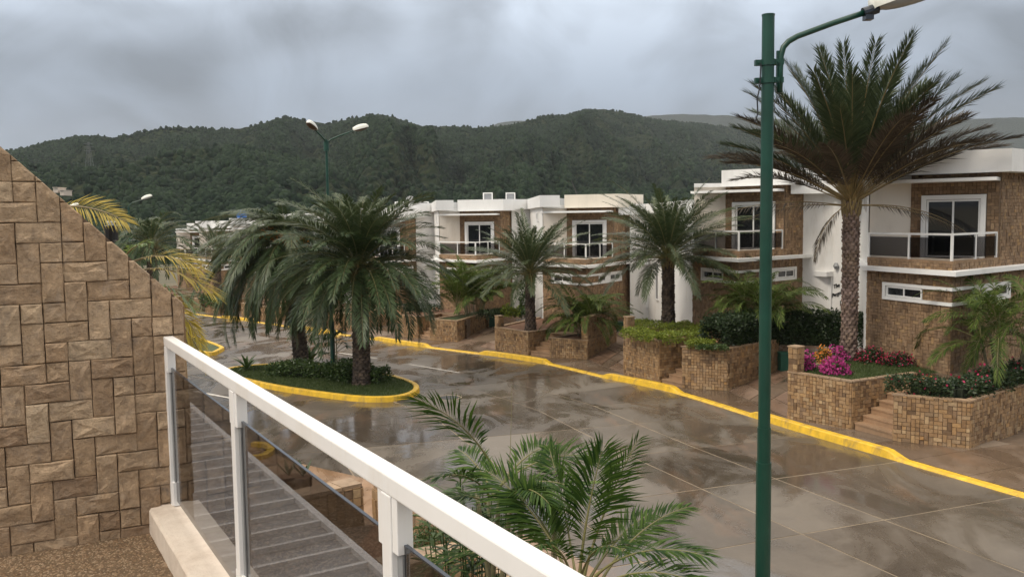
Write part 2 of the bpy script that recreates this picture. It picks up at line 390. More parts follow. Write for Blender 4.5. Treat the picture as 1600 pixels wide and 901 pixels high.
# ------------------------------------------------------------------ stone cladding: 90 degree herringbone of 2:1 stones
def clip(poly, a, b, c):        # keep a*x+b*y <= c
    out = []; n = len(poly)
    for i in range(n):
        p, q = poly[i], poly[(i+1) % n]; dp = a*p[0]+b*p[1]-c; dq = a*q[0]+b*q[1]-c
        if dp <= 0: out.append(p)
        if (dp < 0 < dq) or (dq < 0 < dp):
            t = dp/(dp-dq); out.append((p[0]+(q[0]-p[0])*t, p[1]+(q[1]-p[1])*t))
    return out
def area(p): return .5*abs(sum(p[i][0]*p[(i+1) % len(p)][1]-p[(i+1) % len(p)][0]*p[i][1] for i in range(len(p))))
def herring(u0, u1, v0, v1, unit, cuts=(), ou=0., ov=0., gap=.006, wild=0.):
    res = []
    for r in range(int((ov-v1)/unit)-2, int((ov-v0)/unit)+2):
        for x in range(int((u0-ou)/unit)-2, int((u1-ou)/unit)+2):
            c = (x-r) % 4
            if c == 0: w, h = 2, 1
            elif c == 3: w, h = 1, 2
            else: continue
            a, b = ou+x*unit, ov-r*unit
            rects = [(a, b-h*unit, a+w*unit, b)]
            if wild and random.random() < wild:
                if w == 2: rects = [(a, b-h*unit, a+unit, b), (a+unit, b-h*unit, a+2*unit, b)]
                else: rects = [(a, b-unit, a+unit, b), (a, b-2*unit, a+unit, b-unit)]
            for (x0, y0, x1, y1) in rects:
                g = gap*random.uniform(.35, .75)
                p = [(x0+g, y0+g), (x1-g, y0+g), (x1-g, y1-g), (x0+g, y1-g)]
                for cc in [(-1, 0, -u0), (1, 0, u1), (0, -1, -v0), (0, 1, v1)]+list(cuts):
                    p = clip(p, *cc)
                    if len(p) < 3: break
                if len(p) >= 3 and area(p) > unit*unit*.03: res.append(p)
    return res
def stone_geo(mb, poly, O, U, N, proud, inset=.006, Vv=(0, 0, 1)):
    O, U, N, Vv = map(np.array, (O, U, N, Vv)); n = len(poly)
    cx = sum(p[0] for p in poly)/n; cy = sum(p[1] for p in poly)/n
    tx, ty = random.uniform(-.03, .03), random.uniform(-.03, .03)
    back = [O+U*p[0]+Vv*p[1]-N*.004 for p in poly]; fr = []
    for p in poly:
        dx, dy = cx-p[0], cy-p[1]; L = math.hypot(dx, dy) or 1
        q = (p[0]+dx/L*inset, p[1]+dy/L*inset)
        fr.append(O+U*q[0]+Vv*q[1]+N*(proud+tx*(q[0]-cx)+ty*(q[1]-cy)))
    mb.add(back+fr, [tuple(range(n, 2*n))]+[(i, (i+1) % n, n+(i+1) % n, n+i) for i in range(n)])
def clad(parent, cells, O, U, N, unit=.105, as_parts=False, mat='stone', name='stone', wild=.15, ou=0., ov=0., proud=(.010, .032), joined=None):
    mb = joined if joined is not None else MB()
    for (u0, u1, v0, v1) in cells:
        for p in herring(u0, u1, v0, v1, unit, ou=ou, ov=ov, wild=wild):
            if as_parts and (not isinstance(as_parts, list) or as_parts[0] > 0):
                if isinstance(as_parts, list): as_parts[0] -= 1
                m = MB(); stone_geo(m, p, O, U, N, random.uniform(*proud)); m.build(name, M[mat], parent)
            else: stone_geo(mb, p, O, U, N, random.uniform(*proud))
    return mb

# ------------------------------------------------------------------ terrain noise
_tab = np.random.RandomState(3).rand(256, 256)
def vnoise(x, y):
    xi = np.floor(x).astype(int); yi = np.floor(y).astype(int); fx = x-xi; fy = y-yi
    fx = fx*fx*(3-2*fx); fy = fy*fy*(3-2*fy)
    g = lambda a, b: _tab[a % 256, b % 256]
    return (g(xi, yi)*(1-fx)+g(xi+1, yi)*fx)*(1-fy)+(g(xi, yi+1)*(1-fx)+g(xi+1, yi+1)*fx)*fy
def fbm(x, y, o=5):
    s = 0; a = .5; 
    for k in range(o): s = s+a*vnoise(x*2**k+17.3*k, y*2**k+5.1*k); a *= .5
    return s
# ------------------------------------------------------------------ ground sheet, hills
mb = MB()
ys = [-300, 0, 23, 60, 110, 170, 400, 9000]
xs = [-9000, -120, -40, 0, 40, 120, 9000]
vs = [(x, y, gz(y)-.35) for y in ys for x in xs]
mb.add(vs, [(j*len(xs)+i, j*len(xs)+i+1, (j+1)*len(xs)+i+1, (j+1)*len(xs)+i) for j in range(len(ys)-1) for i in range(len(xs)-1)])
tag(mb.build('ground', M['earth']), kind='structure')

def forest(X, Y, h, px, k, far, count, seed):        # the wood on the slope, crown by crown, as one mass
    rs = np.random.RandomState(int(seed*10)); n, m = X.shape
    dr = np.hypot(np.gradient(X, axis=0), np.gradient(Y, axis=0)); w = dr*np.hypot(X, Y)/far[None, :]**2
    w = w*((px > -60) & (px < 1700))[None, :]*(k < .999); w[k < .06] = 0; w[-2:] = 0
    hn = fbm(X/60+3, Y/60, 3); w = w*np.clip((hn-.30)*6, .12, 1)
    idx = rs.choice(n*m, count, p=(w/w.sum()).ravel()); i, j = np.unravel_index(idx, (n, m)); i = np.clip(i, 0, n-2); j = np.clip(j, 0, m-2)
    a = rs.rand(count); b = rs.rand(count)
    def lerp(Q): return Q[i, j]*(1-a)*(1-b)+Q[i+1, j]*a*(1-b)+Q[i, j+1]*(1-a)*b+Q[i+1, j+1]*a*b
    c = np.stack([lerp(X), lerp(Y), lerp(h)], -1); fs = np.sqrt(far[j])
    r = rs.uniform(1.0, 2.7, count)*fs; hh = rs.uniform(1.2, 3.4, count)*fs
    an = np.arange(5)*2*PI/5; t0 = rs.uniform(0, 6.28, count)
    P = []
    for rr, zz, tw in ((.75, -.25, 0), (1.0, .35, .5), (.55, .85, 1.0)):
        q = an[None, :]+t0[:, None]+tw; jit = rs.uniform(.75, 1.2, (count, 5))
        P.append(np.stack([c[:, :1]+np.cos(q)*r[:, None]*rr*jit, c[:, 1:2]+np.sin(q)*r[:, None]*rr*jit, c[:, 2:]+hh[:, None]*zz*rs.uniform(.8, 1.2, (count, 5))], -1))
    P.append((c+np.stack([0*r, 0*r, hh], -1))[:, None, :])
    V = np.concatenate(P, 1).reshape(-1, 3); f = []
    for s_ in (0, 5):
        for q in range(5): f += [(s_+q, s_+(q+1) % 5, s_+5+(q+1) % 5), (s_+q, s_+5+(q+1) % 5, s_+5+q)]
    for q in range(5): f.append((10+q, 10+(q+1) % 5, 15))
    F = (np.arange(count)[:, None, None]*16+np.array(f)[None]).reshape(-1, 3)
    tag(link_mesh('hillside_woodland', np_mesh('hillside_woodland', V, F, [M['tree']])), 'dark green woodland covering the hills behind the houses' if seed < 4 else 'dark green woodland on the lower spur at the left', 'woodland', None, 'stuff')
FARK = ([-500, 300, 850, 1250, 1700, 2100], [.9, .9, 1.0, 2.0, 3.0, 3.0])
def hill(name, prof, r_in, r_top, r_out, nr, na, mat, seed, amp, fine, far_=False, trees=0):
    px = np.linspace(-500, 2100, na); az = np.arctan((px-800)/FPX)
    pxs, pys = zip(*prof); py = np.interp(px, pxs, pys)
    # smooth the measured skyline a little and give it tree-top roughness
    hor = 341.2-.0137*(px-800)
    tanel = (hor-py)/FPX*np.cos(az)
    rr = np.concatenate([np.linspace(r_in, r_top, int(nr*.8)), np.linspace(r_top, r_out, nr-int(nr*.8)+1)[1:]])
    A, Rr = np.meshgrid(az, rr); far = np.interp(px, *FARK) if far_ else np.ones(na); Rr = Rr*far[None, :]
    X = np.sin(A)*Rr; Y = np.cos(A)*Rr
    top = tanel[None, :]*r_top*far[None, :]
    Rn = Rr/far[None, :]; k = np.clip((Rn-r_in)/(r_top-r_in), 0, 1); f = (k**1.05)
    f = np.where(Rn > r_top, 1-.35*((Rn-r_top)/(r_out-r_top)), f)
    base = -4.35
    spur = fbm(A*9+seed, Rr/900+seed, 4)-.47
    spur2 = np.abs(fbm(A*21+seed*2+Rr/700, Rr/420, 4)-.47)
    env = np.sin(np.clip(k, 0, 1)*PI)**.8
    h = base+(top-base+6)*f + amp*env*(spur*1.5-spur2*1.1)
    h += fine*(fbm(X/26, Y/26, 3)-.45)*np.clip(k*4, 0, 1)*2
    h += fine*1.0*(vnoise(X/6.5, Y/6.5)-.5)*np.clip(k*4, 0, 1)
    # keep every slope below the measured skyline so that the ridge stays the outline
    lim = (tanel[None, :]*Rr + 6 - 2.5)
    h = np.where(Rn < r_top*.985, np.minimum(h, lim), h)
    if trees: forest(X, Y, h, px, k, far, trees, seed)
    v = np.stack([X, Y, h], -1).reshape(-1, 3)
    n, m = A.shape
    i = np.arange(n-1)[:, None]*m+np.arange(m-1)[None, :]
    q = np.stack([i, i+1, i+1+m, i+m], -1).reshape(-1, 4)
    me = np_mesh(name, v, q, [mat]); me.polygons.foreach_set('use_smooth', [True]*len(q))
    return tag(link_mesh(name, me), kind='structure')
RIDGE = [(-500, 262), (-100, 250), (35, 237), (80, 226), (130, 216), (200, 215), (240, 208), (270, 203), (330, 203), (385, 203), (420, 194), (455, 187), (490, 193), (520, 197), (555, 190), (590, 183), (620, 188), (665, 200), (700, 198), (740, 203), (790, 200), (830, 191), (860, 184), (895, 182), (920, 175), (945, 173), (975, 178), (1010, 189), (1050, 193), (1090, 196), (1140, 201), (1200, 214), (1260, 228), (1340, 240), (1460, 248), (1600, 256), (2100, 268)]
hill('hills', RIDGE, 260, 1050, 1500, 200, 800, M['hill'], 2.2, 100, 2.2, True, 60000)
FRONT = [(-500, 290), (0, 262), (40, 258), (120, 266), (200, 256), (280, 240), (340, 232), (400, 236), (470, 252), (560, 270), (700, 288), (900, 300), (2100, 320)]
hill('foothills', FRONT, 230, 520, 700, 160, 900, M['hill'], 5.1, 20, 1.6, False, 22000)
FAR = [(-500, 240), (0, 262), (60, 255), (700, 222), (770, 200), (785, 193), (860, 190), (990, 186), (1060, 180), (1180, 186), (1300, 192), (1420, 197), (1500, 190), (1560, 186), (1600, 186), (2100, 180)]
hill('far_mountains', FAR, 2700, 3800, 4300, 60, 220, M['hill_far'], 8.3, 60, 5)

# ------------------------------------------------------------------ far kerb line (measured), arc-length table
kp = [(15.5, 5.0), (12.9, 11.2)] + [tuple(G(*p)[:2]) for p in [(1600, 778), (1395, 718), (1200, 660), (1050, 612), (945, 591), (850, 568), (755, 554), (640, 540), (585, 531), (450, 511), (380, 501), (310, 492)]] + [(-33, 77), (-44, 90), (-58, 108)]
def catmull(P, m=14):
    P = [np.array(p, float) for p in P]; out = []
    for i in range(len(P)-1):
        p0 = P[max(i-1, 0)]; p1 = P[i]; p2 = P[i+1]; p3 = P[min(i+2, len(P)-1)]
        for k in range(m):
            t = k/m; out.append(.5*((2*p1)+(p2-p0)*t+(2*p0-5*p1+4*p2-p3)*t*t+(-p0+3*p1-3*p2+p3)*t**3))
    out.append(P[-1]); return np.array(out)
KP = catmull(kp)
for _ in range(30): KP[1:-1] = KP[1:-1]*.5+(KP[:-2]+KP[2:])*.25
KS = np.concatenate([[0], np.cumsum(np.linalg.norm(np.diff(KP, axis=0), axis=1))])
def kat(s, t=0.):          # s along the kerb, t metres to the house side (negative: into the road)
    x = np.interp(s, KS, KP[:, 0]); y = np.interp(s, KS, KP[:, 1]); e = .6
    dx = np.interp(s+e, KS, KP[:, 0])-np.interp(s-e, KS, KP[:, 0]); dy = np.interp(s+e, KS, KP[:, 1])-np.interp(s-e, KS, KP[:, 1])
    L = math.hypot(dx, dy); return (x+dy/L*t, y-dx/L*t)
def s_of(p):
    d = np.hypot(KP[:, 0]-p[0], KP[:, 1]-p[1]); return float(KS[np.argmin(d)])
SMAX = KS[-1]

# ------------------------------------------------------------------ road: joint filler sheet and one slab after another
road = MB()
N = 60
prev = None
for i in range(N+1):
    s = 0.5+(SMAX-1)*i/N
    a = kat(s, .12); b = kat(s, -22)
    row = [(a[0], a[1], gz(a[1])-.006), (b[0], b[1], gz(b[1])-.006)]
    if prev: road.quad(prev[0], prev[1], row[1], row[0])
    prev = row
road_o = road.build('road', M['road_base']); tag(road_o, kind='structure')
TB = [.0, -3.6, -5.55, -8.9, -12.3, -15.6, -19.5]
s0 = s_of(G(1391, 720)[:2]); SP = 3.12
for j in range(len(TB)-1):
    ns = 24 if j < 5 else 20
    for i in range(-4, ns):
        sa = s0+i*SP; sb = sa+SP
        if sa < .6: continue
        t0, t1 = TB[j], TB[j+1]
        if j == 0: t0 = .02
        g = .020
        c = [kat(sa+g, t0-g), kat(sb-g, t0-g), kat(sb-g, t1+g), kat(sa+g, t1+g)]
        jz = random.uniform(-.0025, .0025)
        m = MB(); top = [(x, y, gz(y)+jz) for x, y in c]; bot = [(x, y, gz(y)-.014) for x, y in c]
        m.add(top+bot, [(3, 2, 1, 0), (0, 1, 5, 4), (1, 2, 6, 5), (2, 3, 7, 6), (3, 0, 4, 7)]); m.build('slab', M['slab'], road_o)
# far stretch of road reads as one surface
m = MB(); prev = None
for i in range(20):
    s = s0+24*SP+.02+(SMAX-.5-s0-24*SP)*i/19; a = kat(s, .02); b = kat(s, -19)
    row = [(a[0], a[1], gz(a[1])), (b[0], b[1], gz(b[1]))]
    if prev: m.quad(prev[0], prev[1], row[1], row[0])
    prev = row
m.build('far_surface', M['slab'], road_o)

# ------------------------------------------------------------------ kerb with dropped stretches at the driveways
RAISED = [(1175, 1395), (940, 1050), (755, 850), (585, 664), (452, 520), (345, 395)]
kraise = []
for x0, x1 in RAISED:
    def on(x):
        xs_ = [310, 380, 450, 585, 640, 755, 850, 945, 1050, 1200, 1395, 1600]; ys_ = [492, 501, 511, 531, 540, 554, 568, 591, 612, 660, 718, 778]
        return s_of(G(x, np.interp(x, xs_, ys_))[:2])
    kraise.append((on(x1), on(x0)))
kraise.append((s_of((-33, 77)), s_of((-33, 77))+5))
def kheight(s):
    h = .045
    for a, b in kraise:
        k = min(s-a, b-s); h = max(h, .045+.155*min(1, max(0, (k+.35)/.5)))
    return h
m = MB(); rows = []
ss = np.arange(.6, SMAX-.6, .16)
for s in ss:
    h = kheight(s); z = lambda p: gz(p[1])
    a = kat(s, -.02); b = kat(s, .03); c = kat(s, .24); d = kat(s, .27)
    rows.append([(a[0], a[1], z(a)-.01), (b[0], b[1], z(b)+h-.02), (kat(s, .06)[0], kat(s, .06)[1], z(b)+h), (c[0], c[1], z(c)+h), (d[0], d[1], z(d)+h-.03), (d[0], d[1], z(d)-.02)])
for i in range(len(rows)-1):
    for k in range(5): m.quad(rows[i][k], rows[i][k+1], rows[i+1][k+1], rows[i+1][k])
tag(m.build('kerb', M['kerb'], smooth=False), kind='structure')
# pavement behind it, panel by panel
pv = MB(); prev = None
for i in range(91):
    s = .6+(SMAX-1.4)*i/90; a = kat(s, .26); b = kat(s, 9)
    row = [(a[0], a[1], gz(a[1])+.02), (b[0], b[1], gz(b[1])+.05)]
    if prev: pv.quad(prev[0], prev[1], row[1], row[0])
    prev = row
pave_o = pv.build('pavement', M['grout']); tag(pave_o, kind='structure')
s = .8
while s < s0+26*SP:
    e = s+1.56
    hs = [min(.075, kheight(x)) for x in (s, e)]
    for ta, tb in ((.275, 1.9), (1.9, 3.6)):
        c = [kat(s+.008, ta+.008), kat(e-.008, ta+.008), kat(e-.008, tb-.008), kat(s+.008, tb-.008)]
        zz = [hs[0], hs[1], .085, .085] if ta < 1 else [.085, .085, .095, .095]
        m = MB(); top = [(x, y, gz(y)+q) for (x, y), q in zip(c, zz)]; bot = [(x, y, gz(y)+.01) for x, y in c]
        m.add(top+bot, [(0, 1, 2, 3), (4, 5, 1, 0), (5, 6, 2, 1), (6, 7, 3, 2), (7, 4, 0, 3)]); m.build('pavement_panel', M['pave'], pave_o)
    s = e
# painted lane dashes
def dash(a, b, w, name='lane_marking'):
    a = np.array(a[:2]); b = np.array(b[:2]); d = (b-a)/np.linalg.norm(b-a); n = np.array([-d[1], d[0]])*w/2
    m = MB(); P = [a-n, b-n, b+n, a+n]; m.add([(p[0], p[1], gz(p[1])+.0065) for p in P], [(0, 1, 2, 3)]); 
    tag(m.build(name, M['line']), kind='structure')
dash(G(640, 569), G(718, 582), .13); dash(G(530, 551), G(590, 560), .12); dash(G(304, 611), G(362, 622), .14)
for px, py, lab in ((635, 627, 'round iron manhole cover in the wet road beside the traffic island tip'), (702, 621, 'round iron manhole cover in the middle of the wet road')):
    p = G(px, py); m = MB(); m.tube([(p[0], p[1], p[2]+.003), (p[0], p[1], p[2]+.014)], .33, 20)
    o = m.solo('manhole_cover', M['asphalt'], lab, 'manhole cover', 'manhole covers in the road')
    m = MB(); 
    for k in range(20):
        a, b = 2*PI*k/20, 2*PI*(k+1)/20
        f = lambda r, an, z: (p[0]+r*math.cos(an), p[1]+r*math.sin(an), p[2]+z)
        m.quad(f(.35, a, .010), f(.44, a, .010), f(.44, b, .010), f(.35, b, .010))
    m.build('frame', M['road_base'], o)

# ------------------------------------------------------------------ traffic islands
def smooth_loop(P, it=3):
    P = [np.array(p, float) for p in P]
    for _ in range(it):
        Q = []
        for i in range(len(P)):
            a, b = P[i], P[(i+1) % len(P)]; Q += [a*.75+b*.25, a*.25+b*.75]
        P = Q
    return P
def island(outline, label):
    P = smooth_loop(outline); c = sum(P)/len(P); n = len(P)
    t = thing('traffic_island', label, 'traffic island', (c[0], c[1], gz(c[1])), 'planted islands in the road')
    m = MB(); W = .2; inn = []
    for i in range(n):
        d = P[(i+1) % n]-P[i-1]; d /= np.linalg.norm(d); inn.append(np.array([-d[1], d[0]]))
    a = sum(P[i][0]*P[(i+1) % n][1]-P[(i+1) % n][0]*P[i][1] for i in range(n))
    if a < 0: inn = [-x for x in inn]
    q = lambda p, z: (p[0], p[1], gz(p[1])+z)
    prof = [(-.02, -.01), (.0, .17), (.03, .19), (W-.03, .19), (W, .165), (W, .02)]
    for i in range(n):
        j = (i+1) % n
        for (o0, z0), (o1, z1) in zip(prof[:-1], prof[1:]):
            m.quad(q(P[i]+inn[i]*o0, z0), q(P[j]+inn[j]*o0, z0), q(P[j]+inn[j]*o1, z1), q(P[i]+inn[i]*o1, z1))
    m.build('kerb', M['kerb'], t)
    m = MB(); m.add([q(P[i]+inn[i]*(W+.001), .14) for i in range(n)], [tuple(range(n))]); m.build('turf', M['turf'], t)
    return t, [p+k*W for p, k in zip(P, inn)]
g2 = lambda x, y: G(x, y, .17)[:2]
isl, ip = island([g2(372, 590), g2(420, 601), g2(490, 612), g2(575, 622), g2(640, 618), g2(662, 601), g2(620, 586), g2(560, 574), g2(480, 566), g2(410, 568), g2(350, 574), g2(348, 584)], 'yellow kerbed traffic island with turf, hedge and the two big droopy palms')
isl2, ip2 = island([g2(348, 544), g2(352, 541), g2(300, 523), g2(240, 508), g2(225, 520), g2(270, 540), g2(330, 553)], 'yellow kerbed traffic island farther off, its tip showing past the stone wall')

# ------------------------------------------------------------------ near side: muddy verge, courtyard of our own house
nv = [(5.6, 4), (3.6, 9), (1.0, 14.2), (-1.6, 17.6), (-3.6, 19.4), (-5.4, 20.8), (-8.6, 24.5), (-13, 31), (-19, 41)]
m = MB()
for i in range(len(nv)-1):
    a, b = nv[i], nv[i+1]
    m.quad((a[0], a[1], gz(a[1])+.06), (b[0], b[1], gz(b[1])+.06), (b[0]-9, b[1]-5, gz(b[1])+.16), (a[0]-9, a[1]-5, gz(a[1])+.16))
tag(m.build('verge', M['mud']), kind='structure')
# short curved yellow kerb at the mouth of the near driveway
cp = [G(395, 700)[:2], G(418, 702)[:2], G(424, 710)[:2], G(412, 719)[:2], G(390, 722)[:2], G(350, 726)[:2]]
cc = catmull(cp, 6); m = MB()
for i in range(len(cc)-1):
    a, b = cc[i], cc[i+1]; d = (b-a)/np.linalg.norm(b-a); n_ = np.array([-d[1], d[0]])*.09; z0, z1 = gz(a[1])+.05, gz(a[1])+.17
    P = [a-n_, b-n_, b+n_, a+n_]; m.prism([tuple(p) for p in P], z0, z1)
m.solo('kerb_end', M['kerb'], 'yellow curved kerb end seen through the smoked railing glass', 'kerb')
# ------------------------------------------------------------------ row houses
A_ = np.array([-1.13, 3.2]); P_ = np.array([0., 0.]); R3 = np.array([2.34, 1.8]); R5 = np.array([3.95, 3.05]); D0 = np.array([.29, 3.3])
def seg(a, b):
    d = np.array(b)-np.array(a); L = float(np.linalg.norm(d)); d = d/L
    return np.array([a[0], a[1], 0.]), np.array([d[0], d[1], 0.]), np.array([d[1], -d[0], 0.]), L
def fbox(mb, sg, u0, u1, z0, z1, d0, d1, mi=0):       # box on a facade: along, up, proud of it
    O, U, Nn, L = sg; c = O+U*(u0+u1)/2+Nn*(d0+d1)/2+np.array([0, 0, (z0+z1)/2])
    mb.obox(c, U*(u1-u0)/2, Nn*(d1-d0)/2, np.array([0, 0, (z1-z0)/2]))
LP = seg(A_, P_); RP = seg(P_, R5); DW = seg(D0, R3)
def off_poly(pts, d):
    pts = [np.array(p, float) for p in pts]; out = []
    for i, p in enumerate(pts):
        ns = []
        if i > 0: e = pts[i]-pts[i-1]; e /= np.linalg.norm(e); ns.append(np.array([e[1], -e[0]]))
        if i < len(pts)-1: e = pts[i+1]-pts[i]; e /= np.linalg.norm(e); ns.append(np.array([e[1], -e[0]]))
        if len(ns) == 2: s_ = ns[0]+ns[1]; out.append(p+s_*d/(1+ns[0]@ns[1]))
        else: out.append(p+ns[0]*d)
    return out
def window(parent, sg, u0, u1, z0, z1, panes, fw=.05, proud=.05, depth=.0, name='window'):
    mb = MB()
    fbox(mb, sg, u0, u1, z1-fw, z1, depth, depth+proud); fbox(mb, sg, u0, u1, z0, z0+fw, depth, depth+proud)
    fbox(mb, sg, u0, u0+fw, z0+fw, z1-fw, depth, depth+proud-.002); fbox(mb, sg, u1-fw, u1, z0+fw, z1-fw, depth, depth+proud-.002)
    w = (u1-u0-2*fw)/panes
    for k in range(1, panes): fbox(mb, sg, u0+fw+w*k-fw*.45, u0+fw+w*k+fw*.45, z0+fw, z1-fw, depth, depth+proud-.004)
    fr = mb.build(name, M['trim'], parent)
    for k in range(panes):
        p = MB(); a = u0+fw+w*k+(fw*.45 if k else 0)+.001; b = u0+fw+w*(k+1)-(fw*.45 if k < panes-1 else 0)-.001
        fbox(p, sg, a, b, z0+fw+.001, z1-fw-.001, depth+.004, depth+.018); p.build('pane', M['pane'], fr)
    return fr
FL = 3.18; ROOFB = 5.86; ROOFT = 6.55
def make_house():
    t = thing('row_house', 'house', 'house', (0, 0, 0), 'stone faced row houses across the road')
    mb = MB(); mb.prism([tuple(A_), tuple(P_), tuple(R5), (6.2, 8), (1.2, 8)], -1.6, FL-.03); mb.build('ground_floor_wall', M['grout'], t)
    mb = MB(); mb.prism([tuple(D0), tuple(R3), tuple(R5), (6.2, 8), (2.0, 8)], FL-.03, ROOFB); mb.build('upper_wall', M['grout'], t)
    a2 = A_+np.array([.05, .02]); mb = MB(); mb.prism([tuple(a2), tuple(D0), (2.0, 8), (1.2, 8)], FL-.028, ROOFB-.002); mb.build('side_wall', M['cream'], t)
    # stone cladding as real stones, cut round the window strip
    w0, w1 = 1.93, 2.47
    j = MB()
    clad(t, [(0, LP[3], -1.3, w0), (0, .72, w0, w1), (2.36, LP[3], w0+.1, w1-.1), (0, LP[3], w1, FL)], *LP[:3], unit=.105, joined=j)
    clad(t, [(0, RP[3], -1.3, w0), (0, 1.25, w0+.1, w1-.1), (3.85, RP[3], w0, w1), (0, RP[3], w1, FL)], *RP[:3], unit=.105, joined=j)
    clad(t, [(3.02, RP[3], FL, ROOFB)], *RP[:3], unit=.105, joined=j)
    clad(t, [(0, .33, FL, ROOFB), (2.2, DW[3], FL, ROOFB), (.33, 2.2, 5.22, ROOFB)], *DW[:3], unit=.105, joined=j)
    # low stone upstand along the balcony edge
    fbox(j, LP, 0, LP[3]-.0, FL-.03, FL+.06, -.10, .018); fbox(j, RP, 0, 3.0, FL-.03, FL+.06, -.10, .018)
    tag(j.build('stone_cladding', M['house_stone'], t), kind='stuff')
    # white canopy band
    o = off_poly([A_-(P_-A_)/LP[3]*.5, P_, R5+np.array([.45, .35])], .34); i_ = off_poly([A_-(P_-A_)/LP[3]*.5, P_, R5+np.array([.45, .35])], .0)
    mb = MB(); mb.prism([tuple(p) for p in o]+[tuple(p) for p in i_[::-1]], 2.83, 2.965); mb.build('canopy_band', M['fascia'], t)
    # surround of the corner window strip
    mb = MB()
    ul = .74; ur = 3.8
    for z0, z1 in ((w0, w0+.1), (w1-.1, w1)):
        o = off_poly([A_+(P_-A_)/LP[3]*ul, P_, R5/RP[3]*ur], .07); q = off_poly([A_+(P_-A_)/LP[3]*ul, P_, R5/RP[3]*ur], .002)
        mb.prism([tuple(p) for p in o]+[tuple(p) for p in q[::-1]], z0, z1)
    fbox(mb, LP, ul, ul+.12, w0+.1, w1-.1, .002, .068); fbox(mb, RP, ur-.12, ur, w0+.1, w1-.1, .002, .068)
    mb.build('window_surround', M['trim'], t)
    window(t, LP, .9, 2.34, w0+.11, w1-.11, 2, .05, .045)
    window(t, RP, 1.3, 2.0, w0+.11, w1-.11, 1, .05, .045); 
    mb = MB(); fbox(mb, RP, 2.002, 2.5, w0+.101, w1-.101, .002, .03); mb.build('window_panel', M['trim'], t)
    window(t, RP, 2.502, 3.64, w0+.11, w1-.11, 2, .05, .045)
    # sliding door to the balcony
    mb = MB(); fbox(mb, DW, .33, .47, FL, 5.2, .002, .12); fbox(mb, DW, 2.04, 2.18, FL, 5.2, .002, .12); fbox(mb, DW, .47, 2.04, 5.06, 5.198, .002, .118); sur = mb.build('door_surround', M['trim'], t)
    window(t, DW, .48, 2.03, FL+.04, 5.05, 2, .06, .06, name='sliding_door')
    # balcony floor and railing
    mb = MB(); mb.prism([tuple(A_+np.array([.3, .1])), tuple(P_*1+np.array([.1, .25])), tuple(R3), tuple(D0)], FL-.05, FL+.02); mb.build('balcony_floor', M['upstand'], t)
    rl = MB(); zt = FL+.86
    rp = off_poly([A_, P_, R3/np.linalg.norm(R3)*2.92], -.04)
    o = off_poly([A_, P_, R3/np.linalg.norm(R3)*2.92], -.015); q = off_poly([A_, P_, R3/np.linalg.norm(R3)*2.92], -.075)
    rl.prism([tuple(p) for p in o]+[tuple(p) for p in q[::-1]], zt-.06, zt); ro = rl.build('balcony_railing', M['railing'], t)
    l = seg(rp[0], rp[1]); r = seg(rp[1], rp[2])
    for sg_, us in ((l, (.03, 1.72, l[3])), (r, (1.45, r[3]-.03))):
        for u in us:
            m = MB(); fbox(m, sg_, u-.03, u+.03, FL+.06, zt-.06, -.03, .03); m.build('post', M['railing'], ro)
    for sg_, u0, u1 in ((l, .06, 1.69), (l, 1.75, l[3]-.03), (r, .03, 1.42), (r, 1.48, r[3]-.06)):
        m = MB(); fbox(m, sg_, u0, u1, FL+.12, zt-.13, -.006, .006); m.build('glass_panel', M['smoked'], ro)
    # flat roof with a deep white fascia, and the thin slab over the sliding door
    rf = off_poly([D0, R3, R5+np.array([.5, .39])], .46)
    mb = MB(); mb.prism([tuple(rf[0]), tuple(rf[1]), tuple(rf[2]), (6.6, 8.2), (2.2, 8.2)], ROOFB, ROOFT); mb.build('roof', M['fascia'], t)
    sr = off_poly([A_, D0], .14); mb = MB(); mb.prism([tuple(sr[0]), tuple(sr[1]-np.array([.02, 0])), (1.9, 8), (1.1, 8)], ROOFB-.002, ROOFB+.16); mb.build('side_roof', M['fascia'], t)
    mb = MB(); dn = DW[2][:2]
    mb.prism([tuple(D0+dn*.02+np.array([-1.0, .72])), tuple(R3+dn*.02), tuple(R3+dn*.85), tuple(D0+dn*.85+np.array([-1.0, .72]))], 5.60, 5.70); mb.build('door_canopy', M['fascia'], t)
    m = MB(); O, U, Nn, L = RP; c = O+U*.35+Nn*.06+np.array([0, 0, 2.62]); 
    O, U, Nn, L = LP; c = O+U*2.3+Nn*.06+np.array([0, 0, 2.60]); m.obox(c, U*.07, Nn*.055, (0, 0, .07)); m.tube([c+np.array([0, 0, .07]), c+np.array([0, 0, .10])], [.06, .02], 8); m.build('wall_lamp', M['cap'], t)
    return t
HP = [((12.76, 25.0), 1.35, 0.), ((8.94, 34.0), 1.355, 0.), ((3.73, 43.3), .65, 18.), ((-2.1, 50.6), .62, 24.)]
def step_on(h, z, rot):
    a = R(19.3+rot); return ((h[0]-9.8*math.sin(a), h[1]+9.8*math.cos(a)), z, rot)
HP.append(step_on(HP[-1][0], .28, 24)); HP.append(step_on(HP[-1][0], .05, 24)); HP.append(step_on(HP[-1][0], -.2, 21)); HP.append(step_on(HP[-1][0], -.4, 18)); HP.append(step_on(HP[-1][0], -.6, 15))
HLAB = ['stone and white row house nearest on the right, behind the tall palm trunk',
        'stone and white row house second from right, partly behind the green lamp post',
        'row house with cream parapet third from right, between the two planter palms',
        'row house with brightest white parapet, its balcony showing right of the big droopy island palm',
        'row house with two roof boxes mostly hidden behind the big island palm',
        'row house hidden behind the windblown palm in the middle distance',
        'row house with the blue roof tank far down the street',
        'far row house left of the blue roof tank behind palm fronds',
        'farthest row house at the left end of the white roof line']
h0 = make_house(); cm = child_map(); houses = []
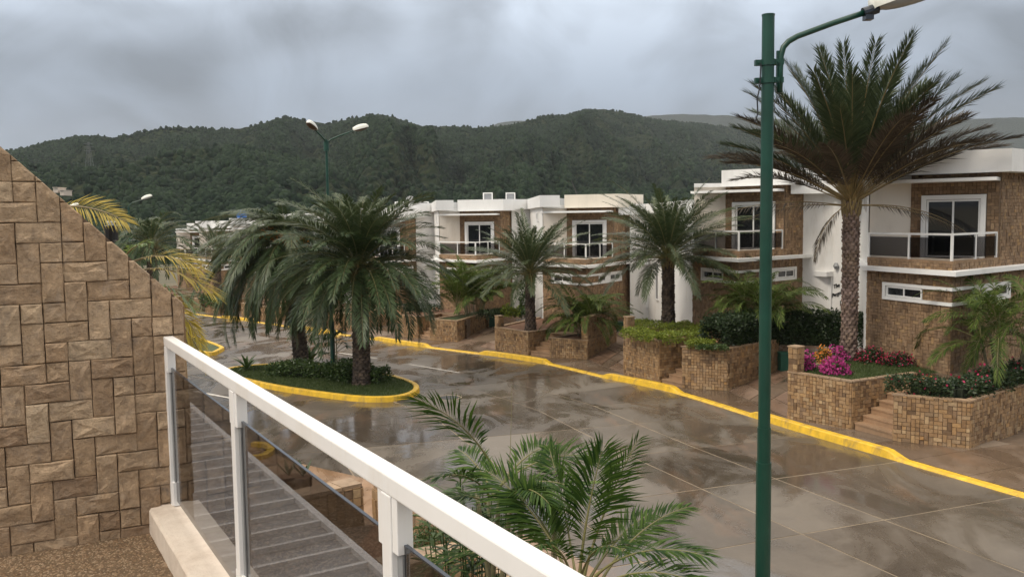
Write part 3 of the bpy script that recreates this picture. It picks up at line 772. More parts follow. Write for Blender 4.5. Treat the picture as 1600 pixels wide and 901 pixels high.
for i, (p, z, rot) in enumerate(HP):
    h = h0 if i == 0 else copy_tree(h0, None, cm)
    houses.append(h)
for h, (p, z, rot), lab in zip(houses, HP, HLAB):
    h.location = (p[0], p[1], z); h.rotation_euler = (0, 0, R(rot)); h['label'] = lab
def hw(i, q):           # house-local plan point to world
    (p, z, rot) = HP[i]; c, s_ = math.cos(R(rot)), math.sin(R(rot)); return np.array([p[0]+c*q[0]-s_*q[1], p[1]+s_*q[0]+c*q[1]])
def hl(i, w):
    (p, z, rot) = HP[i]; c, s_ = math.cos(R(rot)), math.sin(R(rot)); d = np.array(w[:2])-np.array(p); return np.array([c*d[0]+s_*d[1], -s_*d[0]+c*d[1]])
for i, h in enumerate(houses): XF[h.name] = Vector((0, 0, 0))       # parts below are written in house-local coordinates
cream_roof = M['cream_fascia'] = m_plain('cream_parapet', (.76, .70, .60), .6, .04, 1, stain=((.5, .46, .38), .8, .5))
for c in child_map().get(houses[2], []):
    if c.name.startswith('roof'):
        c.data = c.data.copy(); c.data.materials[0] = cream_roof; c['label'] = 'cream painted roof parapet'
# flank walls between the houses: entrance, canopy, windows, name
for i in range(len(HP)-1):
    h = houses[i]; rl_ = -.75 if i == 1 else (.42 if i >= 2 else 0.)
    r5 = hl(i, hw(i+1, R5)); q1 = r5+(np.array([.85, -.5]) if i < 1 else np.array([.92, -.18])); a = A_+np.array([.03, .05])
    dr = hl(i, hw(i+1, np.array([2.6, 2.0])))   # start the return wall inside the neighbour
    q2 = np.array([14.0, 34.7])-np.array([12.76, 25.0])
    if i == 0: q1 = np.array([13.45, 36.15])-np.array([12.76, 25.0])
    mids = [tuple(q2)] if i == 0 else []
    m = MB(); m.prism([tuple(dr+np.array([.8, .6])), tuple(q1), *mids, tuple(a), (1.0, 8), tuple(q1+np.array([4., 3.0]))], -1.6, 5.5+rl_); m.build('flank_wall', M['white'], h)
    m = MB(); e1 = off_poly([dr, q1, a+(a-q1)/np.linalg.norm(a-q1)*.4], .18)
    m.prism([tuple(e1[0]), tuple(e1[1]), tuple(e1[2]), *([tuple(D0+np.array([-.55, -.42]))] if i >= 2 else []), (1.5, 8), tuple(q1+np.array([4.5, 3.2]))], 5.5+rl_, 6.15+.004*i+rl_*(1.1 if i < 2 else .9)); m.build('flank_roof', M['fascia'], h)
    ds = seg(r5, q1); w = ds[3]; fs = seg(q2, a) if i == 0 else seg(q1, a)
    if i < 4:
        m = MB(); fbox(m, ds, -.02, .10, -.35, 2.05, .002, .10); fbox(m, ds, w-.14, w+.02, -.35, 2.05, .002, .10); fbox(m, ds, -.05, w+.05, 2.05, 2.25, .002, .45); fr = m.build('entrance_surround', M['trim'], h)
        m = MB(); fbox(m, ds, .102, w-.142, -.35, 2.048, .004, .035); d_ = m.build('entrance_door', M['door'], h)
        m = MB(); fbox(m, ds, w-.28, w-.25, .8, .95, .036, .07); m.build('handle', M['black'], d_)
        if i == 0:
            for k in range(2):
                m = MB(); fbox(m, ds, w*.52, w*.66, 1.34+.1*k, 1.41+.1*k, .036, .045); m.build('house_number', M['black'], d_)
        window(h, fs, fs[3]*.62, fs[3]*.62+1.0, 4.75+rl_, 5.25+rl_, 2, .07, .06)
        if i == 1: window(h, fs, fs[3]*.22, fs[3]*.22+.7, .3, 2.3, 1, .07, .06)
        m = MB(); c = fs[0]+fs[1]*(.35)+fs[2]*.09+np.array([0, 0, 2.05+.5]); m.tube([c-np.array([0, 0, .09]), c, c+np.array([0, 0, .09])], [.05, .1, .05], 8); m.build('wall_lamp', M['grey_metal'], h)
        m = MB(); fbox(m, fs, fs[3]*.30, fs[3]*.99, 2.83, 2.96, .0, .22); m.build('canopy_band', M['fascia'], h)
# name lettered in script on the flank of the nearest house
fs = seg(np.array([13.45, 36.15])-np.array(HP[0][0]), np.array([14.0, 34.7])-np.array(HP[0][0]))
m = MB(); fbox(m, fs, .50, .52, .85, 1.07, .002, .03); fbox(m, fs, .64, .66, .85, 1.07, .002, .03); fbox(m, fs, .521, .639, .85, .87, .002, .029); fbox(m, fs, .521, .639, 1.05, 1.07, .002, .029); m.build('wall_bracket', M['black'], houses[0])
m = MB(); c = fs[0]+fs[1]*.3+fs[2]*.09+np.array([0, 0, 2.5]); m.tube([c-np.array([0, 0, .13]), c, c+np.array([0, 0, .13])], [.06, .13, .06], 8); m.build('wall_lamp', M['grey_metal'], houses[0])
for txt, u, z, sz in (('The', .10, 1.52, .24), ('Pergola', .03, 1.16, .22)):
    cu = bpy.data.curves.new('lettering', 'FONT'); cu.body = txt; cu.size = sz; cu.extrude = .012; cu.shear = .35
    tmp = bpy.data.objects.new('lettering', cu); COL.objects.link(tmp)
    me = bpy.data.meshes.new_from_object(tmp); bpy.data.objects.remove(tmp)
    U = Vector(fs[1]); Nn = Vector(fs[2]); up = Vector((0, 0, 1)); tilt = Matrix.Rotation(R(20), 4, Nn)
    mt = Matrix((( *U, 0), (*up, 0), (*Nn, 0), (0, 0, 0, 1))).transposed()
    o3 = fs[0]+fs[1]*u+fs[2]*.02; me.transform(Matrix.Translation(Vector((o3[0], o3[1], z))) @ tilt @ mt)
    me.materials.clear(); me.materials.append(M['black']); link_mesh('lettering', me, houses[0])
# things on the roofs
def roof_box(i, q, label, w=.55, d=.5, hgt=.42):
    p = hw(i, q); z = HP[i][1]+ROOFT; t = thing('roof_unit', label, 'roof unit', (p[0], p[1], z), 'white framed boxes on the roofs')
    m = MB(); 
    for sx in (-1, 1):
        for sy in (-1, 1): m.box(p[0]+sx*w/2-.03, p[0]+sx*w/2+.03, p[1]+sy*d/2-.03, p[1]+sy*d/2+.03, z, z+hgt)
    for sy in (-1, 1):
        m.box(p[0]-w/2-.03, p[0]+w/2+.03, p[1]+sy*d/2-.029, p[1]+sy*d/2+.029, z+hgt, z+hgt+.05)
    for sx in (-1, 1): m.box(p[0]+sx*w/2-.029, p[0]+sx*w/2+.029, p[1]-d/2+.03, p[1]+d/2-.03, z+hgt+.002, z+hgt+.048)
    m.build('frame', M['trim'], t)
    m = MB(); m.box(p[0]-w/2+.05, p[0]+w/2-.05, p[1]-d/2+.04, p[1]+d/2-.04, z+.02, z+hgt-.03); m.build('casing', M['grey_metal'], t)
def roof_at(i, px, py=None, dq=1.6):       # a spot on house i's roof that is seen at picture column px
    best = min(((abs(800+FPX*(hw(i, (x, y))[0]/hw(i, (x, y))[1]) - px), x) for x in np.linspace(-.3, 5.5, 60) for y in [3.6+dq*.2]), key=lambda k: k[0])
    return (best[1], 3.6+dq*.2)
roof_box(3, roof_at(3, 765), 'white framed roof box, left of the pair above the white parapet')
roof_box(3, roof_at(3, 800), 'white framed roof box, right of the pair above the white parapet')
roof_box(4, roof_at(4, 665), 'white framed roof box just left of the brightest parapet')
roof_box(4, roof_at(4, 627), 'white framed roof box beside the satellite dish')
roof_box(6, roof_at(6, 366), 'small white framed roof box right of the blue tank')
roof_box(6, roof_at(6, 320), 'small white framed roof box left of the blue tank')
p = hw(4, roof_at(4, 643)); z = HP[4][1]+ROOFT
t = thing('satellite_dish', 'round grey satellite dish on the roof behind the palm fronds', 'satellite dish', (p[0], p[1], z))
m = MB(); m.tube([(p[0], p[1], z), (p[0], p[1], z+.4)], .03, 6); m.build('mast', M['grey_metal'], t)
m = MB(); c = Vector((p[0], p[1], z+.55)); ax = Vector((-.2, -.9, .35)).normalized()
m.tube([c+ax*.02, c-ax*.03, c-ax*.07, c-ax*.09], [.36, .30, .18, .02], 14); m.build('dish', M['grey_metal'], t, True)
p = hw(6, roof_at(6, 334)); z = HP[6][1]+ROOFT
m = MB(); m.tube([(p[0], p[1], z), (p[0], p[1], z+.08), (p[0], p[1], z+.5), (p[0], p[1], z+.62), (p[0], p[1], z+.66)], [.36, .42, .42, .3, .12], 14)
tk = m.solo('water_tank', M['blue'], 'bright blue water tank on a far white roof', 'water tank', None, True)
m = MB(); m.tube([(p[0], p[1], z+.655), (p[0], p[1], z+.72)], .13, 10); m.build('lid', M['blue'], tk)
p = hw(2, roof_at(2, 903)); z = HP[2][1]+ROOFT
m = MB(); m.tube([(p[0], p[1], z), (p[0]-.3, p[1], z+.8)], [.03, .02], 6); m.tube([(p[0]-.12, p[1], z+.3), (p[0]-.05, p[1], z+.34)], .012, 5)
m.solo('antenna', M['black'], 'thin dark slanting antenna rod on the cream parapet roof', 'antenna')

# ------------------------------------------------------------------ planters, steps, terraces, driveways
def in_dir(i): a = R(26.6+HP[i][2]); return np.array([math.cos(a), math.sin(a)])
def planter(label, pts, closing, zt, group='stone faced planters along the pavement', parts=False, soil='soil', zb=None, caps=None, mat='stone', unit=.105):
    pts = [np.array(p[:2], float) for p in pts]; c = pts[0]; zg = zb if zb is not None else gz(c[1])-.1
    t = thing('stone_planter', label, 'planter', (c[0], c[1], zg+.1), group)
    m = MB()
    inn = off_poly(pts, -.16)
    for k in range(len(pts)-1):
        m.prism([tuple(pts[k]), tuple(pts[k+1]), tuple(inn[k+1]), tuple(inn[k])], zg, zt[k:k+2]+zt[k:k+2][::-1] if isinstance(zt, list) else zt-.04)
    m.build('backing', M['grout'], t)
    ztm = max(zt) if isinstance(zt, list) else zt
    j = MB()
    for k in list(range(1, len(pts)-1))+[0]:
        sg = seg(pts[k], pts[k+1])
        clad(t, [(0, sg[3], zg, ztm-.035)], *sg[:3], unit=unit, as_parts=parts, mat='stone_part' if parts else mat, joined=j, wild=.35)
    if j.v: tag(j.build('stone_cladding', M[mat], t), kind='stuff')
    m = MB(); o = off_poly(pts, .03); q = off_poly(pts, -.17)
    for k in range(len(pts)-1):
        L = np.linalg.norm(pts[k+1]-pts[k]); n = max(1, int(L/.32))
        for e in range(n):
            f0, f1 = e/n+.004, (e+1)/n-.004
            P = [o[k]*(1-f0)+o[k+1]*f0, o[k]*(1-f1)+o[k+1]*f1, q[k]*(1-f1)+q[k+1]*f1, q[k]*(1-f0)+q[k+1]*f0]
            m.prism([tuple(p) for p in P], ztm-.036, ztm+random.uniform(0, .006))
    tag(m.build('coping', M['cap'], t), kind='stuff')
    m = MB(); m.add([(p[0], p[1], ztm-.055) for p in inn]+[(p[0], p[1], ztm-.055) for p in closing], [tuple(range(len(inn)+len(closing)))]); m.build('soil', M[soil], t)
    return t
PL = [dict(a=(8.09, 25.11), b=(9.31, 23.45), c=(9.86, 22.09), d=(11.36, 21.16), e=(16.2, 25.0), zt=1.42, zt2=1.34),
      dict(a=(4.38, 33.78), b=(5.39, 31.51), c=(6.03, 30.47), d=(7.49, 29.82), e=(9.9, 31.9), zt=1.46, zt2=1.40),
      dict(a=(-.86, 42.13), b=(.74, 40.02), c=(1.69, 39.24), d=(3.33, 38.2), e=(5.0, 41.4), zt=.72, zt2=.55),
      dict(a=(-6.6, 49.4), b=(-5.3, 47.9), c=(-4.51, 46.77), d=(-2.94, 45.67), e=(-.7, 51.8), zt=.62, zt2=.62)]
NAMES = ['below the tall palm', 'below the middle palm with the lime ground cover', 'with bare soil under the shorter palm', 'left of the driveway with the bushy palm']
PNAME2 = ['with the red flowered hedge at the right edge', 'with the clipped dark hedge', 'low and joined to a tall stone wall, droopy shrub palm inside', 'with a green lawn top and bushy palm']
made = {}
for i, q in enumerate(PL):
    P = {k: np.array(q[k]) for k in 'abcde'}; ind = in_dir(i); zt = q['zt']; zt2 = q['zt2']; LIM = lambda: [300] if i == 0 else False; lvl = HP[i][1]
    back1 = hw(i, A_+np.array([-.25, .1])); pr = hw(i, (-.35, -.2)); b2 = P['b']+ind*2.6
    grp = 'stone faced planters along the pavement'
    p1 = planter('stone planter '+NAMES[i] if i != 3 else 'far stone planter behind the drooping fronds of the island palm', [back1, P['a'], P['b'], b2], [pr], zt, grp, parts=LIM(), soil='turf' if i == 0 else 'soil')
    c2 = P['c']+ind*2.0
    p2 = planter('stone planter '+PNAME2[i], [c2, P['c'], P['d'], P['e']], [P['e']+np.array([-.5, .9]), c2+ind*.3], zt2, grp, parts=LIM(), soil='turf' if i == 3 else 'soil')
    # pillar at the driveway corner
    d = (P['b']-P['a'])/np.linalg.norm(P['b']-P['a']); n_ = np.array([-d[1], d[0]]); zpil = zt+.72-.1*i
    t = thing('stone_pillar', ['stone clad gate pillar beside the pink bougainvillea', 'stone clad gate pillar at the lime ground cover', 'stone clad gate pillar left of the shorter palm', 'far stone clad pillar behind the island palm fronds'][i], 'pillar', (P['a'][0], P['a'][1], zt), 'stone clad gate pillars')
    A4 = [P['a']+n_*.01, P['a']+d*.30+n_*.01, P['a']+d*.30+n_*.30, P['a']+n_*.30]
    m = MB(); m.prism([tuple(p) for p in A4], zt+.003, zpil); m.build('core', M['grout'], t)
    for k in range(4):
        sg = seg(A4[k], A4[(k+1) % 4])
        if k in (0, 1, 3):
            j = MB(); clad(t, [(0, sg[3], zt+.003, zpil)], *sg[:3], unit=.15, joined=j, wild=.3)
            tag(j.build('stone_cladding', M['stone'], t), kind='stuff')
    m = MB(); o = [A4[0]*1.0-(d+n_)*.03, A4[1]+(d-n_)*.03, A4[2]+(d+n_)*.03, A4[3]+(n_-d)*.03]; m.prism([tuple(p) for p in o], zpil, zpil+.035); m.build('cap', M['cap'], t)
    # steps
    b_, c_ = P['b'], P['c']; w = np.linalg.norm(c_-b_); z0 = gz(c_[1])+.07; top = min(lvl, zt2)-.02; n = max(4, int(round((top-z0)/.165)))
    t = thing('stone_steps', ['stone steps on the right between the pink flowers and the red hedge', 'stone steps beside the lime ground cover', 'stone steps between the soil bed and the low planter', 'stone steps left of the lawn topped planter'][i], 'steps', (b_[0], b_[1], z0), 'stone steps up from the pavement')
    s_in = ind*.10
    for k in range(n):
        z1 = z0+(top-z0)*(k+1)/n; o0 = s_in+ind*.31*k; o1 = s_in+ind*(.31*(k+1)+.02 if k < n-1 else .31*k+.9)
        bb = b_+(c_-b_)*.03; cc_ = b_+(c_-b_)*.97
        m = MB(); m.prism([tuple(bb+o0), tuple(cc_+o0), tuple(cc_+o1), tuple(bb+o1)], z0-.2, z1-.045); m.build('riser', M['tread'], t)
        m = MB(); m.prism([tuple(bb+o0-ind*.02), tuple(cc_+o0-ind*.02), tuple(cc_+o1+ind*.0), tuple(bb+o1)], z1-.044, z1-.0002*k); m.build('tread', M['tread'], t)
    # terrace fill up to house level
    fill = [P['a']+ind*1.2, P['b']+ind*1.3, b_+ind*(.31*n+.3), c_+ind*(.31*n+.3), P['c']+ind*1.5, P['d']+np.array([.5, .9])*.9, P['e']+np.array([-.6, .4]), hw(i, R5*.98), hw(i, (.8, 2.5)), hw(i, A_*.9)]
    m = MB(); m.prism([tuple(p) for p in fill], gz(P['c'][1])-.2, min(lvl, zt2, zt)-.07); tag(m.build('terrace', M['pave']), kind='structure')
    made[i] = (p1, p2)
    # driveway to the left of planter 1, between it and the next house's planter 2
    nx = PL[i+1] if i < 3 else None
    if nx:
        d2 = np.array(nx['d']); e2 = np.array(nx['e']); r5 = hw(i+1, R5); bk = hw(i, A_)
        m = MB(); zf = gz(P['a'][1])+.10; zr = zf+.55
        base = [d2+(e2-d2)*0-ind*.2, P['a']-ind*.2, bk, r5]
        q0 = [(*d2, gz(d2[1])+.075), (*P['a'], gz(P['a'][1])+.075), (*bk, zr), (*r5, zr)]
        m.add(q0, [(0, 1, 2, 3)]); dv = m.build('driveway', M['grout']); tag(dv, kind='structure')
        nu, nvv = 3, 7
        us = [0, .40, .60, 1.0]
        for a in range(nu):
            for b in range(nvv):
                f = lambda u, v: np.array(q0[0])*(1-u)*(1-v)+np.array(q0[1])*u*(1-v)+np.array(q0[2])*u*v+np.array(q0[3])*(1-u)*v+np.array([0, 0, .022])
                g = .006; c4 = [f(us[a]+g, b/nvv+g), f(us[a+1]-g, b/nvv+g), f(us[a+1]-g, (b+1)/nvv-g), f(us[a]+g, (b+1)/nvv-g)]
                pm = MB(); pm.add(c4+[p-np.array([0, 0, .02]) for p in c4], [(0, 1, 2, 3), (4, 5, 1, 0), (5, 6, 2, 1), (6, 7, 3, 2), (7, 4, 0, 3)]); pm.build('paver', M['drive' if a != 1 else 'pave'], dv)
# tall stone wall on the driveway side of the third house
P = PL[2]; a = np.array(P['d'])+np.array([.02, .12]); b = np.array(P['e'])
t = thing('stone_wall', 'tall stone wall rising behind the droopy shrub palm beside the driveway', 'wall', (a[0], a[1], gz(a[1])))
sg = seg(a, b); m = MB(); n2 = sg[2][:2]; m.prism([tuple(a), tuple(b), tuple(b-n2*.3), tuple(a-n2*.3)], P['zt2']+.02, P['zt2']+.98); m.build('core', M['grout'], t)
sgl = seg(a-n2*.3, a)
j = MB(); clad(t, [(0, sg[3], P['zt2']+.02, P['zt2']+.98)], *sg[:3], joined=j); clad(t, [(0, .3, P['zt2']+.02, P['zt2']+.98)], *sgl[:3], joined=j); tag(j.build('stone_cladding', M['stone'], t), kind='stuff')
m = MB(); m.prism([tuple(a-sg[1][:2]*.03+n2*.03), tuple(b+n2*.03), tuple(b-n2*.33), tuple(a-sg[1][:2]*.03-n2*.33)], P['zt2']+.98, P['zt2']+1.015); m.build('coping', M['cap'], t)
# planters of the farther houses: copies of the fourth's
cm = child_map(); rot4 = HP[3][2]
for i in range(4, len(HP)):
    wh = ['just left of the big island palm', 'behind the windblown palm', 'below the house with the blue roof tank', 'left of the bare far palm trunk', 'at the farthest house'][i-4]
    for src, lab in zip(made[3], ('far stone planter by its steps, '+wh, 'far stone planter by its driveway, '+wh)):
        c = copy_tree(src, None, cm); q = hl(3, src.location); w = hw(i, q); c.location = (w[0], w[1], src.location.z+HP[i][1]-HP[3][1]); c.rotation_euler = (0, 0, R(HP[i][2]-rot4))
        c['label'] = lab; c['group'] = 'far stone planters down the street'
# green bins by the driveway walls
for (px, py, z_, lab) in ((1226, 582, None, 'small dark green bin behind the gate pillar by the bougainvillea'), (968, 526, None, 'small dark green bin at the end of the tall stone wall'), (770, 513, None, 'small dark green bin left of the gate pillar at the shorter palm')):
    p = G(px, py, .1+.3); t = thing('waste_bin', lab, 'bin', tuple(p), 'green bins along the driveways')
    m = MB(); m.prism([(p[0]-.2, p[1]-.2), (p[0]+.2, p[1]-.2), (p[0]+.22, p[1]+.2), (p[0]-.22, p[1]+.2)], p[2]-.3, p[2]+.72); m.build('body', M['bin'], t)
    m = MB(); m.prism([(p[0]-.23, p[1]-.23), (p[0]+.23, p[1]-.23), (p[0]+.24, p[1]+.23), (p[0]-.24, p[1]+.23)], p[2]+.721, p[2]+.78); m.build('lid', M['bin'], t)
# ------------------------------------------------------------------ palms
def frond(name, mats, parent, base, az, L, e0, droop, n=55, ll=.45, lw=.034, pw=1.3, pet=.16, phi=(62, 22), vee=.35, sag=.25, wind=None, roll=0., jit=.10, prof=(.55, 1.0, .35), rr=.018, seed=None, comb=0., vj=.14):
    rs = np.random.RandomState(seed if seed is not None else random.randrange(10**6))
    K = 18; tt = np.linspace(0, 1, K+1); th = e0-droop*tt**pw
    seg_ = L/K; dx = np.cos(th)*seg_; dz = np.sin(th)*seg_
    x = np.concatenate([[0], np.cumsum((dx[:-1]+dx[1:])/2)]); z = np.concatenate([[0], np.cumsum((dz[:-1]+dz[1:])/2)])
    ca, sa = math.cos(az), math.sin(az)
    cur = np.stack([x*ca, x*sa, z], -1)
    if wind is not None: cur = cur+np.outer(tt**1.7, np.array(wind)*L)
    tan = np.gradient(cur, axis=0); tan /= np.linalg.norm(tan, axis=1)[:, None]
    side0 = np.array([-sa, ca, 0]); 
    side = side0-tan*(tan@side0)[:, None]; side /= np.linalg.norm(side, axis=1)[:, None]
    up = np.cross(tan, side)
    if roll:
        s2 = side*math.cos(roll)+up*math.sin(roll); up = np.cross(tan, s2); side = s2
    t = np.linspace(pet, 1, n); t = np.clip(t+rs.uniform(-.3, .3, n)/n, pet, 1)
    ip = lambda a: np.stack([np.interp(t, tt, a[:, k]) for k in range(3)], -1)
    B, T, Sd, U = ip(cur), ip(tan), ip(side), ip(up)
    u = (t-pet)/(1-pet); lp = np.interp(u, [0, .12, .45, .8, 1], [prof[0]*.6, prof[0]+.2, prof[1], (prof[1]+prof[2])/2, prof[2]])
    V = []; 
    for sgn in (-1, 1):
        ph = np.radians(phi[0]+(phi[1]-phi[0])*u)+rs.normal(0, jit, n)
        ve = vee+rs.normal(0, vj, n)
        d = T*np.cos(ph)[:, None]+(Sd*sgn*np.cos(ve)[:, None]+U*np.sin(ve)[:, None])*np.sin(ph)[:, None]
        ln = ll*lp*rs.uniform(.82, 1.1, n)
        nr = np.cross(d, U); nr /= np.linalg.norm(nr, axis=1)[:, None]+1e-9
        w = lw*rs.uniform(.8, 1.15, n)*np.interp(u, [0, .3, 1], [.8, 1, .7])
        mid = B+d*(ln*.42)[:, None]; mid[:, 2] -= sag*ln*.10
        tip = B+d*ln[:, None]; tip[:, 2] -= sag*ln*.75
        if comb: tip = tip+T*(comb*ln)[:, None]
        V.append(np.stack([B, mid-nr*(w/2)[:, None], tip, mid+nr*(w/2)[:, None]], 1))
    V = np.concatenate(V).reshape(-1, 3); nq = len(V)//4
    Q = np.arange(nq*4).reshape(-1, 4)
    # stalk: three-sided, tapering
    rad = np.interp(tt, [0, .08, 1], [rr*2.0, rr*1.25, rr*.25])
    ring = np.stack([cur+side*rad[:, None], cur+up*rad[:, None]*.8, cur-side*rad[:, None], cur-up*rad[:, None]*.8], 1).reshape(-1, 3)
    i = np.arange(K)[:, None]*4; k = np.arange(4)[None, :]
    q2 = np.stack([i+k, i+(k+1) % 4, i+4+(k+1) % 4, i+4+k], -1).reshape(-1, 4)+len(V)
    me = np_mesh(name, np.concatenate([V, ring]), np.concatenate([Q, q2]), mats, np.concatenate([np.zeros(nq), np.ones(len(q2))]))
    off = origin_of(parent)
    return link_mesh(name, me, parent, Vector(base)-off)
def trunk(parent, base, h, r0, r1, mat, rows=None, lean=(0, 0), bump=.045, flare=1.25, nlat=9):
    rows = rows or int(h/.06); seg = 30; v = []; base = np.array(base)
    for i in range(rows+1):
        t = i/rows; r = r0+(r1-r0)*t; r *= 1+(flare-1)*math.exp(-t*h/.35)
        for k in range(seg):
            an = 2*PI*k/seg; zz = t*h
            a = an/(2*PI)*nlat; b = zz/.17
            l1 = (a+b*.5) % 1; l2 = (a-b*.5) % 1
            bumpv = max(abs(l1-.5), abs(l2-.5))*2
            rr = r*(1+bump*(1-bumpv)*2.6+random.uniform(-.018, .018)) + bump*.25*r*(1-(b % 1))
            v.append((base[0]+lean[0]*t**1.5+math.cos(an)*rr, base[1]+lean[1]*t**1.5+math.sin(an)*rr, base[2]-.08+zz))
    i = np.arange(rows)[:, None]*seg; k = np.arange(seg)[None, :]
    q = np.stack([i+k, i+(k+1) % seg, i+seg+(k+1) % seg, i+seg+k], -1).reshape(-1, 4)
    off = np.array(origin_of(parent))
    me = np_mesh('trunk', np.array(v)-off, q, [mat]); return link_mesh('trunk', me, parent)
def scales(t, base, top, h, r0, r1, lean, mat):        # old leaf scars: one overlapping plate after another up the trunk
    mb = MB(); rows = int(h/.115); per = 10; base = np.array(base)
    for j in range(rows):
        u = j/rows; z = u*h; r = r0+(r1-r0)*u; r *= 1+.25*math.exp(-z/.35)
        for k in range(per):
            an = 2*PI*(k+.5*(j % 2)+random.uniform(-.12, .12))/per; o = np.array([math.cos(an), math.sin(an), 0]); s_ = np.array([-math.sin(an), math.cos(an), 0])
            w = 2*PI*r/per*.62*random.uniform(.85, 1.1); hh = .15*random.uniform(.8, 1.15); out = .018+.03*random.random()
            p = base+np.array([lean[0]*u**1.5, lean[1]*u**1.5, z-.06])+o*(r*.985)
            a, b = p-s_*w, p+s_*w; c, d = p+s_*w*.72+o*out+np.array([0, 0, hh]), p-s_*w*.72+o*out+np.array([0, 0, hh]); e = p+o*(out*1.5+.012)+np.array([0, 0, hh*.55])
            c2, d2 = c-o*(out+.03)+np.array([0, 0, .004]), d-o*(out+.03)+np.array([0, 0, .004])
            mb.add([a, b, c, d, e, c2, d2], [(0, 1, 4), (1, 2, 4), (2, 3, 4), (3, 0, 4), (3, 2, 5, 6)])
    tag(mb.build('bark_scales', mat, t), kind='stuff')
def palm(label, base, h, r0, r1, nf, L, e_hi, e_lo, dr_hi, dr_lo, mats, tm=None, name='date_palm', group='date palms along the street', cat='palm tree', brown=None, wind=None, lean=(0, 0), fr={}, cone=.12, ang0=0., boots=True, rnd=None, skip=None, scale_mat=None):
    if rnd is not None: random.seed(rnd)
    t = thing(name, label, cat, tuple(base), group)
    trunk(t, base, h, r0, r1, tm or M['trunk'], lean=lean)
    top = np.array([base[0]+lean[0], base[1]+lean[1], base[2]+h-.08])
    scales(t, base, top, h, r0, r1, lean, scale_mat or M['bark_dark'])
    for i in range(nf):
        k = (i+.5)/nf; az = ang0+i*2.39996+random.uniform(-.2, .2)
        e = R(e_hi+(e_lo-e_hi)*k**.85)+random.uniform(-.09, .09); dr = R(dr_hi+(dr_lo-dr_hi)*k)*random.uniform(.85, 1.15)
        mt = mats[1] if (brown and k > brown and random.random() < .85) else (mats[2] if len(mats) > 2 and k < .3 else mats[0])
        rad = r1*.55
        b = top+np.array([math.cos(az)*rad*min(1, k+.2), math.sin(az)*rad*min(1, k+.2), cone*(1-k)*2.2])
        f = dict(fr); LL = L*random.uniform(.86, 1.06)*(.72 if k < .08 else 1)
        if skip and skip(az % (2*PI), k): continue
        frond('frond', [mt, M['rachis_brown'] if brown else M['rachis']], t, b, az, LL, e, dr, wind=(None if wind is None else (wind[0]*(.5+.8*random.random()), wind[1], wind[2]*(.5+random.random()))), roll=random.uniform(-.35, .35), **f)
    if boots:
        mb = MB()
        for i in range(34):
            az = i*2.39996; zz = -.05-.55*(i/46); r = r1*1.12
            p = top+np.array([math.cos(az)*r, math.sin(az)*r, zz]); o = np.array([math.cos(az), math.sin(az), 0]); s_ = np.array([-math.sin(az), math.cos(az), 0])
            mb.add([p-s_*.05-o*.05, p+s_*.05-o*.05, p+s_*.025+o*.07+np.array([0, 0, .30]), p-s_*.025+o*.07+np.array([0, 0, .30]), p+o*.035], [(0, 1, 4), (1, 2, 4), (2, 3, 4), (3, 0, 4)])
        tag(mb.build('leaf_bases', M['rachis_brown'], t), kind='stuff')
    return t
DP = dict(vj=.2, n=62, ll=.52, lw=.042, phi=(60, 20), vee=.42, sag=.35, prof=(.6, 1, .4))
isz = lambda p: gz(p[1])+.14
# A: big droopy palm at the tip of the island
b = G(566, 599, .16); palm('big dense droopy palm on the near tip of the traffic island', (b[0], b[1], isz(b)), 4.35, .29, .26, 118, 3.9, 86, -16, 50, 84, [M['date'], M['date'], M['date_light']], fr=dict(DP, n=92, ll=.62, pw=1.2, lw=.046, phi=(66, 30), sag=.25), rnd=11, group='palms on the traffic island', wind=(-.01, 0, 0))
# B: wind-blown palm behind it
b = G(471, 573, .16); tB = palm('windblown palm with orange fruit behind the big one on the traffic island', (b[0], b[1], isz(b)), 5.0, .28, .25, 112, 3.8, 86, -8, 70, 130, [M['date'], M['date'], M['date_light']], fr=dict(DP, n=88, ll=.64, pw=1.2, sag=.55, lw=.046), rnd=5, group='palms on the traffic island', wind=(-.17, -.03, -.20), lean=(-.50, 0))
topB = np.array([b[0]-.50, b[1], isz(b)+4.95])
for (px, py) in ((420, 365), (462, 388), (440, 372), (470, 380)):
    mb = MB(); q = atY(px, py, b[1]-.9)
    for k in range(70):
        d = np.random.normal(0, 1, 3)*np.array([.20, .16, .13]); c = q+d; mb.obox(c, (.026, 0, 0), (0, .026, 0), (0, 0, .028))
    for k in range(8): mb.tube([topB, (topB+q)/2+np.array([0, 0, .25]), q+np.random.normal(0, .12, 3)], .012, 4)
    tag(mb.build('fruit_bunch', M['orange'], tB), kind='stuff')
# C: shorter palm in the bare soil planter
b = np.array([*Zp(829, 516, .68)[:2], .66]); palm('short palm with an open crown in the bare soil planter', b, 2.75, .21, .19, 66, 3.3, 80, -2, 32, 52, [M['date_light'], M['date']], fr=dict(DP, n=74, ll=.50, lw=.042, phi=(62, 28)), rnd=21)
# D: middle palm at the lime ground cover
b = np.array([*Zp(1044, 512, 1.40)[:2], 1.36]); palm('palm with a rounded crown above the lime ground cover', b, 2.95, .23, .21, 84, 3.65, 82, -4, 34, 56, [M['date_light'], M['date']], fr=dict(DP, n=84, ll=.52, lw=.042, phi=(62, 28)), rnd=33)
